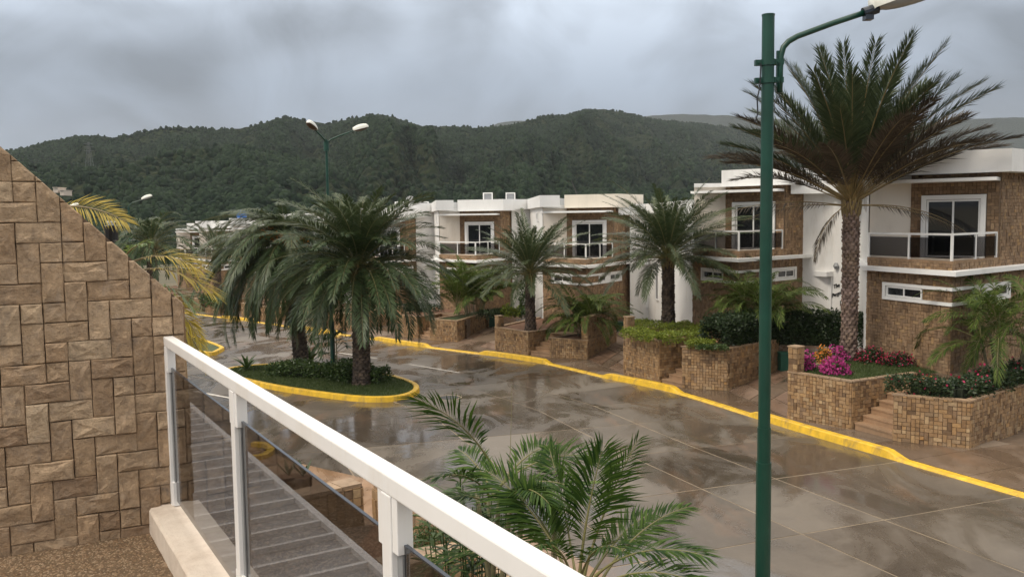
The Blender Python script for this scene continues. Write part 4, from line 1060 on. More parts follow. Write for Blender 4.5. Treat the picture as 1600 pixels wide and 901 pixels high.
# E: tall palm with the dry lower fronds
b = np.array([*Zp(1326, 561, 1.40)[:2], 1.36])
palm('tall palm with upright green fronds and dry brown lower ones above the pink flowers', b, 5.05, .205, .22, 70, 4.7, 88, 25, 16, 28, [M['date_e'], M['dead'], M['date_e']], M['trunk_e'], brown=.60, scale_mat=M['bark_scale'], fr=dict(DP, vj=.25, n=130, ll=.78, lw=.042, phi=(52, 26), vee=.45, sag=.12, pet=.22, rr=.022, prof=(.6, 1, .55), pw=1.6), rnd=8, cone=.16)
tE = [o for o in COL.objects if o.name.startswith('date_palm')][-1]
for az, e0, dr, L in ((PI+.15, 8, 26, 4.1), (-.35, -2, 32, 2.9), (PI+.5, -25, 60, 2.2), (-.15, 2, 45, 3.6), (2.6, 5, 30, 3.2)):
    frond('dry_frond', [M['dead'], M['rachis_brown']], tE, b+np.array([math.cos(az)*.25, math.sin(az)*.25, 4.9]), az, L, R(e0), R(dr), n=50, ll=.42, lw=.03, sag=.8, vee=-.1, phi=(40, 20))
# far palms
b = atY(341, 466, 70); b[2] = gz(70)+.75; palm('far palm standing up against the white roofs, bare trunk showing', b, 3.9, .28, .26, 40, 3.4, 86, 0, 25, 60, [M['date'], M['date'], M['date_light']], fr=dict(DP, n=36, ll=.5, lw=.06), rnd=41, name='date_palm', group='far palms down the street')
b = G(243, 520, .16); palm('far droopy palm just behind the sloping stone wall', (b[0], b[1], isz(b)), 5.2, .3, .28, 60, 3.7, 84, -5, 85, 95, [M['date'], M['date'], M['date_light']], fr=dict(DP, n=44, ll=.62, lw=.06, pw=1.15), rnd=43, group='far palms down the street', wind=(-.12, 0, 0))

# areca-like clumps
def areca(label, base, stems, L, e_rng, dr_rng, mat, hst=(.3, .9), nfr=6, fr={}, group='bushy palms at the house fronts', rnd=1, spread=.35, name='areca_palm', yellow=0., stem_r=.035):
    random.seed(rnd); t = thing(name, label, 'palm shrub', tuple(base), group)
    for s_ in range(stems):
        an = random.uniform(0, 2*PI); r = spread*random.random()**.5; p = np.array([base[0]+math.cos(an)*r, base[1]+math.sin(an)*r, base[2]]); hh = random.uniform(*hst)
        tip = p+np.array([math.cos(an)*hh*.22, math.sin(an)*hh*.22, hh]); m = MB()
        k = 8; m.tube([p+(tip-p)*i/k for i in range(k+1)], [stem_r*(1.12 if i % 2 else .95)*(1-.3*i/k) for i in range(k+1)], 7); m.build('stem', M['stem'], t, True)
        for i in range(nfr):
            az = an+i*2.39996+random.uniform(-.3, .3); u = (i+.5)/nfr; e = R(e_rng[0]+(e_rng[1]-e_rng[0])*u)+random.uniform(-.1, .1)
            frond('frond', [M['areca_yellow'] if random.random() < yellow else mat, M['rachis']], t, tip, az, L*random.uniform(.75, 1.1), e, R(random.uniform(*dr_rng)), roll=random.uniform(-.4, .4), **fr)
    return t
AF = dict(n=36, ll=.42, lw=.04, phi=(62, 26), vee=.5, sag=.5, pet=.25, pw=1.4, rr=.012)
b = atY(738, 497, 48.3); areca('bushy palm clump with a bright new leaf in front of the fourth house', (b[0], b[1], .56), 13, 3.0, (86, 40), (50, 90), M['areca_far'], (.3, 1.0), 8, dict(AF, lw=.06, ll=.55, n=44), rnd=3, spread=.8)
b = atY(906, 517, 39.6); areca('low droopy shrub palm in front of the tall stone wall', (b[0]+.3, b[1]+.2, .5), 9, 2.6, (84, 30), (70, 115), M['areca_far'], (.2, .6), 7, dict(AF, lw=.05, n=44, ll=.46), rnd=4, spread=.35)
b = atY(1188, 500, 32.6); areca('bushy palm behind the clipped hedge, cut by the lamp post', (b[0], b[1], 1.3), 9, 2.4, (84, 25), (60, 115), M['areca_far'], (.5, 1.2), 8, dict(AF, lw=.044, n=46, ll=.46), rnd=6, spread=.5)
b = Zp(1568, 588, 1.34); areca('slender stemmed palm clump at the right edge behind the red hedge', (b[0], b[1], 1.28), 6, 2.3, (82, 0), (50, 105), M['areca_far'], (1.0, 2.0), 10, dict(AF, ll=.46, lw=.036, n=50), rnd=7, spread=.45, stem_r=.05)
random.seed(99)
# young broad leaved plants on the island
def rosette(name, label, cat, base, n, L, w, mat, e=(75, 20), droop=50, stem=0., group=None, part='leaf'):
    t = thing(name, label, cat, tuple(base), group)
    if stem:
        m = MB(); m.tube([base, (base[0], base[1], base[2]+stem)], [.03, .02], 6); m.build('stem', M['stem'], t)
    for i in range(n):
        k = (i+.5)/n; az = i*2.39996; e0 = R(e[0]+(e[1]-e[0])*k); K = 6; v = []; Li = L*random.uniform(.75, 1.1)
        x = 0; z = stem; s_ = np.array([-math.sin(az), math.cos(az), 0])
        for j in range(K+1):
            u = j/K; th = e0-R(droop)*u; c = np.array([math.cos(az)*x, math.sin(az)*x, z]); ww = w*math.sin(PI*min(.97, .08+u*.9))**.8
            v += [c-s_*ww/2+np.array([0, 0, ww*.15]), c, c+s_*ww/2+np.array([0, 0, ww*.15])]
            x += math.cos(th)*Li/K; z += math.sin(th)*Li/K
        q = []
        for j in range(K): q += [(j*3, j*3+1, j*3+4, j*3+3), (j*3+1, j*3+2, j*3+5, j*3+4)]
        me = np_mesh(part, np.array(v), np.array(q), [mat]); link_mesh(part, me, t, (0, 0, 0))
    return t
b = G(386, 577, .16); rosette('cycad', 'small pale green rosette plant alone on the turf of the island', 'plant', (b[0], b[1], b[2]-.02), 16, .95, .13, M['shrub'], (80, 25), 45)
b = G(482, 570, .16); rosette('broad_leaf_plant', 'small broad leaved plant right behind the windblown palm trunk', 'plant', (b[0], b[1], b[2]-.02), 9, 1.25, .26, M['shrub'], (85, 40), 40)
b = G(527, 585, .16)
t = rosette('umbrella_plant', 'thin tree with dark hand shaped leaves beside the lamp post on the island', 'plant', (b[0], b[1], b[2]-.02), 3, .7, .2, M['hedge'], (50, 10), 60, stem=1.7)
for i in range(14):
    az = i*2.39996; z = b[2]+.5+1.5*random.random(); r = random.uniform(.25, .75); m = MB(); c = np.array([b[0]+math.cos(az)*r, b[1]+math.sin(az)*r, z]); m.tube([(b[0], b[1], z-.25), c], .012, 4)
    for k in range(7):
        an = az+(k-3)*.55; L = random.uniform(.28, .42); d = np.array([math.cos(an), math.sin(an), -.35]); s_ = np.array([-math.sin(an), math.cos(an), 0])*.05
        m.add([c, c+d*L*.5-s_, c+d*L, c+d*L*.5+s_], [(0, 1, 2, 3)])
    m.build('leaf', M['hedge'], t)

# ------------------------------------------------------------------ hedges, ground cover, flowers: leaf by leaf
def leaves(n, fn, size, mat, name, parent, flat=.5, aspect=.5):
    P = fn(n); n = len(P); d = np.random.normal(0, 1, (n, 3)); d[:, 2] *= flat; d[:, 2] += .25; d /= np.linalg.norm(d, axis=1)[:, None]
    a = np.random.normal(0, 1, (n, 3)); s_ = np.cross(d, a); s_ /= np.linalg.norm(s_, axis=1)[:, None]
    L = size*np.random.uniform(.6, 1.3, n)[:, None]; w = L*aspect/2
    V = np.stack([P, P+d*L*.5-s_*w, P+d*L, P+d*L*.5+s_*w], 1).reshape(-1, 3); off = np.array(origin_of(parent))
    me = np_mesh(name, V-off, np.arange(n*4).reshape(-1, 4), [mat]); return link_mesh(name, me, parent)
def strip_fn(path, w, z0, h, lump=.25, top=.55, seedk=0):       # points near the surface of a long rounded hedge
    path = [np.array(p[:2], float) for p in path]; Ls = [np.linalg.norm(path[i+1]-path[i]) for i in range(len(path)-1)]; tot = sum(Ls)
    def f(n):
        s_ = np.random.uniform(-.3*w, tot+.3*w, n); sx = s_.copy(); s_ = np.clip(s_, 0, tot); out = np.zeros((n, 3)); acc = 0
        cen = np.zeros((n, 2)); nrm = np.zeros((n, 2))
        for i, l in enumerate(Ls):
            mk = (s_ >= acc) & (s_ <= acc+l); d = (path[i+1]-path[i])/l
            cen[mk] = path[i]+d*(s_[mk]-acc)[:, None]; nrm[mk] = np.array([d[1], -d[0]]); acc += l
            if i == 0: mk = sx < 0; cen[mk] = path[0]+d*sx[mk][:, None]
            if i == len(Ls)-1: mk = sx > tot; cen[mk] = path[-1]+d*(sx[mk]-tot)[:, None]
        lm = 1+lump*(vnoise(cen[:, 0]*2.1+seedk, cen[:, 1]*2.1)-.5)*2
        th = np.random.uniform(0, PI, n); rr = np.random.uniform(.72, 1.04, n)
        ex = .55
        cx = np.sign(np.cos(th))*np.abs(np.cos(th))**ex*rr*w/2*lm; zz = np.abs(np.sin(th))**ex*rr*h*lm
        lo = np.random.rand(n) < .15; zz[lo] = np.random.uniform(0, h, lo.sum())
        out[:, :2] = cen+nrm*cx[:, None]; out[:, 2] = (z0(cen) if callable(z0) else z0)+zz
        return out
    return f
def hedge(label, path, w, z0, h, n, mat='hedge', size=.10, core=None, name='hedge', cat='hedge', group=None, lump=.2, flowers=()):
    p0 = path[0]; zz = z0 if not callable(z0) else float(z0(np.array([p0[:2]]))[0])
    t = thing(name, label, cat, (p0[0], p0[1], zz), group)
    leaves(n, strip_fn(path, w, z0, h, lump), size, M[mat], 'foliage', t)
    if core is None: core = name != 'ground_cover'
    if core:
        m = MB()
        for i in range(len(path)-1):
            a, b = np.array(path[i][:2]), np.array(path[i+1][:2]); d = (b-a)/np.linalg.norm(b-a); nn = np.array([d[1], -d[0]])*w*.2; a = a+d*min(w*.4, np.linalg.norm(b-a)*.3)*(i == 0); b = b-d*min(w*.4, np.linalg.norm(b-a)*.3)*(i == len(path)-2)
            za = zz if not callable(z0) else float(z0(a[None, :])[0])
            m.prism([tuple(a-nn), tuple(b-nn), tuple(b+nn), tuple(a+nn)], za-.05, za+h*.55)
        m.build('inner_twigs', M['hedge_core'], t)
    for (fm, fn_, cnt, sz) in flowers:
        leaves(cnt, fn_, sz, M[fm], 'blossoms', t, 1, .9)
    return t
zi = lambda c: np.array([gz(y)+.13 for y in c[:, 1]])
g3 = lambda x, y: tuple(G(x, y, .16)[:2])
hedge('low clipped green hedge on the island left of the thin lamp pole', [g3(440, 584), g3(470, 586), g3(516, 588)], 1.3, zi, .55, 3800, 'shrub', .11, group='hedges on the traffic island')
hedge('round green bush on the island between lamp pole and big palm trunk', [g3(533, 592), g3(552, 594)], 1.3, zi, .75, 2600, 'shrub', .11, group='hedges on the traffic island')
hedge('small green bush on the island right of the big palm trunk', [g3(580, 597), g3(592, 598)], .9, zi, .62, 1500, 'shrub', .11, group='hedges on the traffic island')
pl = lambda x, y, z: tuple(Zp(x, y, z)[:2])
hedge('bright lime green ground cover round the middle palm trunk', [pl(992, 520, 1.55), pl(1030, 529, 1.55), pl(1062, 528, 1.55), pl(1090, 524, 1.55)], 1.0, 1.38, .36, 5600, 'lime', .085, group='ground cover in the planters', lump=.3, name='ground_cover', cat='ground cover')
hedge('lime green ground cover behind the middle palm trunk', [pl(1002, 506, 1.6), pl(1040, 508, 1.6), pl(1098, 512, 1.6)], 1.5, 1.36, .36, 5200, 'lime', .085, group='ground cover in the planters', lump=.3, name='ground_cover', cat='ground cover')
hedge('small yellowish green plant tuft at the corner of the hedge planter', [pl(1082, 536, 1.5), pl(1108, 537, 1.5)], .6, 1.34, .3, 1400, 'lime', .08, name='ground_cover', cat='ground cover')
hedge('grey green trailing plant along the front edge of the hedge planter', [pl(1092, 543, 1.4), pl(1132, 545, 1.4)], .3, 1.34, .16, 700, 'shrub', .10, core=False, name='ground_cover', cat='ground cover')
hedge('tall dark green clipped hedge behind the lamp post', [(7.35, 30.6), (9.6, 32.4), (11.2, 32.0), (12.4, 31.0)], 1.3, 1.2, 1.25, 22000, 'hedge', .11, lump=.10)
e = PL[0]
hd = [np.array(e['c'])+(.30, .42), np.array(e['d'])+(-.12, .5), np.array(e['d'])+(1.2, 1.45), np.array(e['d'])+(3.2, 3.0)]
hf = strip_fn(hd, .85, 1.28, .60, .25)
hedge('dark hedge dotted with red and orange blossoms along the right planter', hd, .85, 1.26, .50, 7500, 'hedge', .095, name='flowering_hedge', cat='hedge', flowers=(('red', lambda n: hf(n), 150, .07),))
# bougainvillea and other flowers in the planter of the tall palm
def blob_fn(c, r):
    c = np.array(c); r = np.array(r)
    def f(n):
        d = np.random.normal(0, 1, (n, 3)); d /= np.linalg.norm(d, axis=1)[:, None]; d[:, 2] = np.abs(d[:, 2]); k = np.random.uniform(.6, 1.05, n)[:, None]
        return c+d*r*k*(1+.3*(vnoise(d[:, 0]*3+c[0], d[:, 1]*3+c[1]*2)-.5))[:, None]
    return f
def flower(label, px, py, z, r, leaf_n, fm, fn_, sz=.07, name='bougainvillea', cat='flowering shrub', leafm='shrub', group='flowering shrubs in the planters'):
    c = Zp(px, py, z); c[2] = z
    t = thing(name, label, cat, tuple(c), group)
    leaves(leaf_n, blob_fn(c, np.array(r)*.92), .08, M[leafm], 'foliage', t); leaves(fn_, blob_fn(c+np.array([-.04, -.05, .02]), r), sz, M[fm], 'blossoms', t, 1, .95)
    return t
flower('magenta bougainvillea at the foot of the gate pillar', 1259, 577, 1.38, (.32, .3, .5), 900, 'pink', 420)
flower('largest magenta bougainvillea clump left of the tall palm trunk', 1305, 583, 1.38, (.44, .38, .46), 900, 'pink', 800)
flower('orange blossoms between the two magenta clumps', 1287, 566, 1.42, (.28, .3, .52), 500, 'orange_bl', 260)
flower('pink flowers behind the tall palm trunk on its left', 1308, 562, 1.40, (.4, .35, .45), 600, 'pink', 420)
flower('red flowered bush right of the tall palm trunk', 1362, 565, 1.38, (.5, .4, .48), 1300, 'red', 300, .055, leafm='hedge')
flower('crimson flowered bush at the far right corner of the tall palm planter', 1402, 570, 1.38, (.55, .4, .42), 1300, 'red', 320, .055, leafm='hedge')
flower('orange blossom cluster at the left end of the red hedge', 1457, 597, 1.55, (.16, .16, .16), 80, 'orange_bl', 160, .06)
flower('yellow green croton bush in front of the white door, left one', 794, 480+14, .62, (.5, .45, .65), 700, 'lime', 500, .12, name='croton', leafm='shrub', group='yellow crotons')
flower('yellow green croton bush in front of the white door, right one', 817, 480+14, .62, (.5, .45, .65), 900, 'lime', 320, .12, name='croton', leafm='shrub', group='yellow crotons')
hedge('low dark shrubs at the foot of the bushy palm clump', [pl(757, 497, .62), pl(790, 492, .62)], .9, .55, .5, 1500, 'hedge', .12, name='shrub', cat='shrub', core=False)
hedge('dark low hedge behind the fronds left of the bushy palm clump', [(-7.0, 52.0), (-4.6, 50.6)], 1.0, .5, .5, 1500, 'hedge', .12)
hedge('green shrubs under the far palm by the road', [(-24.4, 69.5), (-22.2, 66.5)], 1.4, gz(68)+.6, .8, 1500, 'shrub', .2, name='shrub', cat='shrub', core=False)
c0 = atY(822, 455, 46.0); t = flower('leafy green shrub seen between the palm trunk and the stone corner', 822, 495, .62, (.45, .5, 2.0), 1200, 'shrub', 300, .14, name='shrub', cat='shrub', leafm='hedge')
# grass blades on the island and the lawn beds
def turf_blades(pts, n, z, name):
    P = np.array([p[:2] for p in pts]); lo, hi = P.min(0), P.max(0); q = np.random.uniform(lo, hi, (n*2, 2))
    ins = np.zeros(len(q), bool); j = len(P)-1
    for i in range(len(P)):
        c = ((P[i, 1] > q[:, 1]) != (P[j, 1] > q[:, 1])) & (q[:, 0] < (P[j, 0]-P[i, 0])*(q[:, 1]-P[i, 1])/(P[j, 1]-P[i, 1]+1e-12)+P[i, 0]); ins ^= c; j = i
    q = q[ins][:n]; n = len(q); zz = np.array([z(y) for y in q[:, 1]]) if callable(z) else np.full(n, z)
    B = np.stack([q[:, 0], q[:, 1], zz], -1); d = np.random.normal(0, .35, (n, 3)); d[:, 2] = 1; L = np.random.uniform(.04, .09, n)[:, None]
    w = np.random.normal(0, 1, (n, 3)); w[:, 2] = 0; w /= np.linalg.norm(w, axis=1)[:, None]; w *= .008
    me = np_mesh(name, np.stack([B-w, B+w, B+d*L+w*.2, B+d*L-w*.2], 1).reshape(-1, 3), np.arange(n*4).reshape(-1, 4), [M['grass']])
    return tag(link_mesh(name, me), 'short green turf growing on the bed', 'grass', 'turf on the beds', 'stuff')
o = turf_blades(ip, 26000, lambda y: gz(y)+.14, 'island_grass'); o['label'] = 'short green turf on the near traffic island'
pp = PL[0]; q = [np.array(pp['a']), np.array(pp['b']), np.array(pp['b'])+in_dir(0)*2.6, hw(0, (-.35, -.2)), hw(0, A_)]
o = turf_blades(q, 9000, 1.36, 'bed_grass'); o['label'] = 'short green turf in the planter of the tall palm'

# ------------------------------------------------------------------ street lamps
def lamp_head(t, p, d, L, W, name='lamp_head', under='lamp_lens'):
    p = np.array(p); d = np.array(d)/np.linalg.norm(d); s_ = np.cross(d, (0, 0, 1)); s_ /= np.linalg.norm(s_); up = np.cross(s_, d)
    K = 9; ring = 12; v = []; v2 = []
    for i in range(K+1):
        u = i/K; w = W*(.42+.58*math.sin(PI*min(1, .12+u*.80))**.8)*(1 if u < .97 else .55); h = W*.62*(.50+.5*math.sin(PI*min(1, .1+u*.78)))*(1 if u < .97 else .6)
        for k in range(ring):
            an = PI*k/(ring-1); v.append(p+d*L*u+s_*math.cos(an)*w/2+up*math.sin(an)**.8*h)
    m = MB(); f = [(i*ring+k, i*ring+k+1, (i+1)*ring+k+1, (i+1)*ring+k) for i in range(K) for k in range(ring-1)]
    f += [tuple(range(ring))[::-1], tuple(range(K*ring, K*ring+ring))]
    m.add(v, f); hd_ = m.build(name, M['lamp_white'], t, True)
    m = MB(); v = []
    for i in range(K+1):
        u = .06+.92*i/K; w = W*.94*(.42+.58*math.sin(PI*min(1, .12+u*.80))**.8); hh = W*.24*math.sin(PI*min(1, i/K))**.6
        for k in range(7):
            an = PI*k/6; v.append(p+d*L*u+s_*math.cos(an)*w/2-up*(math.sin(an)*hh+.002))
    m.add(v, [(i*7+k, (i+1)*7+k, (i+1)*7+k+1, i*7+k+1) for i in range(K) for k in range(6)]); m.build('lens', M[under], hd_, True)
# the green post in front
YP = 7.7; top = atY(1200.5, 25, YP); pb = np.array([top[0], top[1]]); zb = gz(YP)+.12
t = thing('street_lamp', 'tall dark green street lamp post in front, single curved arm at the top', 'street lamp', (pb[0], pb[1], zb))
zc1 = atY(1191, 668, YP)[2]; zc2 = atY(1191, 722, YP)[2]
m = MB(); m.tube([(*pb, zc1), (*pb, top[2])], .054, 20); m.tube([(*pb, zc2), (*pb, zc1+.004)], .060, 20); m.tube([(*pb, zb), (*pb, zc2+.004)], .068, 20); m.tube([(*pb, top[2]-.001), (*pb, top[2]+.012)], .057, 20); m.build('pole', M['green'], t, False)
m = MB(); m.box(pb[0]-.16, pb[0]+.16, pb[1]-.16, pb[1]+.16, zb-.05, zb+.02); m.build('base_plate', M['green'], t)
for (px, py) in ((1203, 98), (1202, 126)):
    q = atY(px, py, YP); m = MB(); z = q[2]; m.tube([(*pb, z-.026), (*pb, z+.026)], .064, 20)
    m.box(pb[0]-.115, pb[0]-.055, pb[1]-.022, pb[1]+.022, z-.026, z+.022); m.box(pb[0]+.055, pb[0]+.135, pb[1]-.024, pb[1]+.024, z-.022, z+.026)
    m.tube([(pb[0]-.085, pb[1]-.036, z), (pb[0]-.085, pb[1]+.036, z)], .011, 6); m.tube([(pb[0]+.085, pb[1]-.036, z), (pb[0]+.085, pb[1]+.036, z)], .011, 6)
    m.build('clamp', M['green'], t)
ax = [(1218, 145), (1219, 110), (1220, 88), (1224, 74), (1232, 65), (1246, 57), (1300, 37), (1354, 19)]
pts = [atY(x, y, YP-.0) for x, y in ax]
m = MB(); m.tube(pts, .026, 12); m.build('arm', M['green'], t, True)
m = MB(); q = pts[0]; m.box(pb[0]+.075, pb[0]+.098, pb[1]-.012, pb[1]+.012, q[2]+.05, q[2]+.36); m.build('bracket', M['green'], t)
d = pts[-1]-pts[-2]; d /= np.linalg.norm(d); m = MB(); m.tube([pts[-1]-d*.03, pts[-1]+d*.10], .046, 12); m.box(pts[-1][0]-.02, pts[-1][0]+.05, YP-.04, YP+.04, pts[-1][2]-.07, pts[-1][2]-.03); m.build('arm_collar', M['gasket'], t)
lamp_head(t, pts[-1]+d*.06, d+np.array([0, -.1, 0]), .74, .28)
m = MB(); w0 = np.array([pb[0]-.075, pb[1]-.05, top[2]-.42]); m.tube([w0, w0+(-.008, 0, -.2), w0+(-.03, 0, -.30), w0+(-.022, 0, -.42), w0+(-.045, 0, -.5)], .0065, 5); 
w1 = np.array([pb[0]+.11, pb[1], pts[0][2]]); m.tube([w1, w1+(-.012, 0, -.04), w1+(-.05, 0, -.10), w1+(-.055, -.04, -.16)], .004, 5); m.build('loose_cable', M['black'], t)
# double lamp on the island
b = G(521, 588, .16); top = atY(514, 226, b[1]); t = thing('street_lamp', 'tall thin street lamp with two white heads rising from the traffic island', 'street lamp', (b[0], b[1], b[2]-.03))
m = MB(); m.tube([(b[0], b[1], b[2]-.03), (b[0], b[1], b[2]+2.2), (b[0], b[1], b[2]+2.25), (b[0], b[1], top[2]+.2)], [.10, .09, .065, .05], 12); m.build('pole', M['green'], t)
m = MB(); m.tube([(b[0], b[1], top[2]-.25), (b[0], b[1], top[2]+.12)], .10, 12); m.build('clamp', M['green'], t)
for e1, dd in ((np.array([1.0, .35, .50]), (1, .3, .28)), (np.array([-.22, -.8, .42]), (-.30, -1, .42))):
    p0 = np.array([b[0], b[1], top[2]+.05]); m = MB(); m.tube([p0, p0+e1*np.array([.18, .18, .3]), p0+e1*np.array([.5, .5, .6]), p0+e1], .032, 8); m.build('arm', M['green'], t, True)
    lamp_head(t, p0+e1, dd, .62, .30, under='lamp_brown')
for px, py, Y, lab in ((222, 312, 62, 'distant street lamp with a white head above the far droopy palm'), (108, 325, 64, 'distant street lamp head just above the slope of the stone wall')):
    p = atY(px, py, Y); zb = gz(Y)
    t = thing('street_lamp', lab, 'street lamp', (p[0]-1.0, p[1], zb), 'distant street lamps')
    m = MB(); m.tube([(p[0]-1.0, p[1], zb), (p[0]-1.0, p[1], p[2]-.5)], [.11, .06], 8); m.build('pole', M['green'], t)
    m = MB(); m.tube([(p[0]-1.0, p[1], p[2]-.5), (p[0]-.7, p[1], p[2]-.2), (p[0], p[1], p[2])], .035, 6); m.build('arm', M['green'], t)
    lamp_head(t, p, (1, .1, .36), .75, .34)

# ------------------------------------------------------------------ hillside: pylons and a few far houses
def pylon(px, py0, py1, Y, label):
    a = atY(px, py1, Y); bz = atY(px, py0, Y)[2]; h = a[2]-bz; m = MB(); W = h*.11
    f = lambda u, sx, sy: (a[0]+sx*W*(1-u*.8), a[1]+sy*W*(1-u*.8), bz+h*u)
    for sx in (-1, 1):
        for sy in (-1, 1): m.tube([f(0, sx, sy), f(1, sx, sy)], .14, 4)
    for k in range(8):
        for sy in (-1, 1):
            m.tube([f(k/8, -1, sy), f((k+1)/8, 1, sy)], .07, 3); m.tube([f(k/8, 1, sy), f((k+1)/8, -1, sy)], .07, 3)
    for u in (.72, .84, .95): m.tube([(a[0]-h*.16, a[1], bz+h*u), (a[0]+h*.16, a[1], bz+h*u)], .2, 4)
    m.solo('power_pylon', M['pylon'], label, 'pylon', 'power pylons on the hillside')
pylon(138, 270, 222, 560, 'faint lattice power pylon on the hill above the stone wall')
pylon(437, 285, 240, 520, 'faint lattice power pylon on the hill above the windblown palm')
for i, (px, py, w, lab) in enumerate(((93, 295, 2.6, 'small pale house on the hillside just beside the wall top, left one'), (103, 299, 2.2, 'small pale house on the hillside just beside the wall top, right one'))):
    p = atY(px, py, 330); m = MB(); m.box(p[0]-w/3, p[0]+w/3, p[1]-3, p[1]+3, p[2]-1.6, p[2]+.3); m.box(p[0]-w/2.6, p[0]+w/2.6, p[1]-3.4, p[1]+3.4, p[2]+.3, p[2]+.5)
    m.box(p[0]-w/5, p[0]-w/12, p[1]-3.06, p[1]-3.02, p[2]-1., p[2]-.3); m.solo('hillside_house', M['upstand'], lab, 'house', 'small houses on the hillside')
# ------------------------------------------------------------------ our own balcony
random.seed(17)
FZ = 4.47
wA = np.array([-2.40, 3.91]); wB = np.array([-1.82, 4.20]); wd = (wB-wA)/np.linalg.norm(wB-wA)
rn = np.array([.8542, .52]); rm = np.array([.52, -.8542])          # across and along the railing, towards us
def rp_(m_, n_, z): p = rm*m_+rn*n_; return np.array([p[0], p[1], z])
# sloping stone wall
sg = seg(wA, wA+wd); sg = (sg[0], sg[1], sg[2], 1.)
t = thing('stone_wall', 'rough stone wall with a sloping top at the left end of the balcony', 'wall', (wA[0], wA[1], FZ))
U, Nn = sg[1], sg[2]
m = MB(); prof_ = [(-1.6, 2.6), (.846, 2.6), (.846, 5.603), (-1.6, 8.08)]
fr_ = [sg[0]+U*u-Nn*.012+np.array([0, 0, z]) for u, z in prof_]; bk_ = [p-Nn*.24 for p in fr_]
m.add(fr_+bk_, [(0, 1, 2, 3), (7, 6, 5, 4)]+[(i, 4+i, 4+(i+1) % 4, (i+1) % 4) for i in range(4)]); m.build('core', M['wall_grout'], t)
# each block: a rough split face
def block(poly):
    us = [p[0] for p in poly]; vs_ = [p[1] for p in poly]; cx, cy = sum(us)/len(us), sum(vs_)/len(vs_)
    m = MB(); n = len(poly); sp = []
    for i in range(n):          # chipped outline: every edge gets a midpoint that wanders a little
        p, q = poly[i], poly[(i+1) % n]; L = math.hypot(q[0]-p[0], q[1]-p[1]); sp.append(p)
        k = 2 if L > .05 else 1
        for j in range(1, k):
            f = j/k; sp.append((p[0]+(q[0]-p[0])*f+random.uniform(-.0025, .0025), p[1]+(q[1]-p[1])*f+random.uniform(-.0025, .0025)))
    n = len(sp); pr = random.uniform(.008, .020); tu, tv = random.uniform(-.06, .06), random.uniform(-.06, .06)
    W = lambda u, v, d: sg[0]+U*u+Nn*d+np.array([0, 0, v])
    back = [W(*p, -.012) for p in sp]; edge = []; ring = []; ins = []
    for p in sp:
        dx, dy = cx-p[0], cy-p[1]; L = math.hypot(dx, dy) or 1
        d = pr+tu*(p[0]-cx)+tv*(p[1]-cy)
        edge.append(W(p[0], p[1], max(.002, d*.72+random.uniform(-.003, .002))))
        a = min(.006, L*.3); ring.append(W(p[0]+dx/L*a, p[1]+dy/L*a, max(.004, d+random.uniform(-.002, .002))))
        a = L*.45; ins.append(W(p[0]+dx*.45, p[1]+dy*.45, d+random.uniform(-.004, .006)))
    c = W(cx, cy, pr+random.uniform(-.002, .007))
    m.add(back+edge+ring+ins+[c], [(i, (i+1) % n, n+(i+1) % n, n+i) for i in range(n)]+[(n+i, n+(i+1) % n, 2*n+(i+1) % n, 2*n+i) for i in range(n)]+[(2*n+i, 2*n+(i+1) % n, 3*n+(i+1) % n, 3*n+i) for i in range(n)]+[(3*n+i, 3*n+(i+1) % n, 4*n) for i in range(n)])
    return m
UX = .0937
# the pattern is laid in wall coordinates; its rows step down .222 m
for p in herring(-.62, .846, 3.3, 8.0, UX, cuts=[(1.013, 1.0, 6.462)], ou=.14, ov=6.01, gap=.0026, wild=.10):
    block(p).build('stone', M['wall_stone'], t)
# stones on the narrow end face
endN = U; O2 = sg[0]+U*.846
j = MB()
for k in range(9):
    z0 = 3.4+k*.245; z1 = min(z0+.24, 5.59); 
    if z1 > z0: stone_geo(j, [(0.0, z0), (.235, z0), (.235, z1), (0.0, z1)], O2-Nn*.245, Nn, U, .012)
tag(j.build('end_stones', M['stone'], t), kind='stuff')
# floor of washed pebbles
m = MB(); P = [rp_(-5.2, .64, 0)[:2], rp_(0.6, .64, 0)[:2], rp_(.6, -2.2, 0)[:2], rp_(-5.2, -2.2, 0)[:2]]
m.prism([tuple(p) for p in P], FZ-.2, FZ-.004); fl = m.build('balcony_floor', M['floor']); tag(fl, kind='structure')
nP = 26000; mm = np.random.uniform(-4.9, -2.7, nP); nn_ = np.random.uniform(-.6, .623, nP)
cx = rm[0]*mm+rn[0]*nn_; cy = rm[1]*mm+rn[1]*nn_
dw = (cx-wA[0])*(-wd[1])+(cy-wA[1])*wd[0]; keep = dw < -.02; cx, cy = cx[keep], cy[keep]; nP = len(cx)
o8 = np.array([(1, 0, 0), (.5, .87, 0), (-.5, .87, 0), (-1, 0, 0), (-.5, -.87, 0), (.5, -.87, 0), (0, 0, .75)]); rz = np.random.uniform(0, 2*PI, nP); r = np.random.uniform(.0035, .008, nP); el = np.random.uniform(.6, 1, nP)
x = o8[None, :, 0]*r[:, None]; y = o8[None, :, 1]*(r*el)[:, None]; z = o8[None, :, 2]*(r*.8)[:, None]
V = np.stack([cx[:, None]+x*np.cos(rz)[:, None]-y*np.sin(rz)[:, None], cy[:, None]+x*np.sin(rz)[:, None]+y*np.cos(rz)[:, None], FZ-.004+z+np.random.uniform(-.001, .001, nP)[:, None]], -1).reshape(-1, 3)
F = np.array([(k, (k+1) % 6, 6) for k in range(6)]); Q = (np.arange(nP)[:, None, None]*7+F[None]).reshape(-1, 3)
tag(link_mesh('pebbles', np_mesh('pebbles', V, Q, [M['pebble']])), 'small brown and tan pebbles set in the balcony floor', 'pebbles', None, 'stuff')
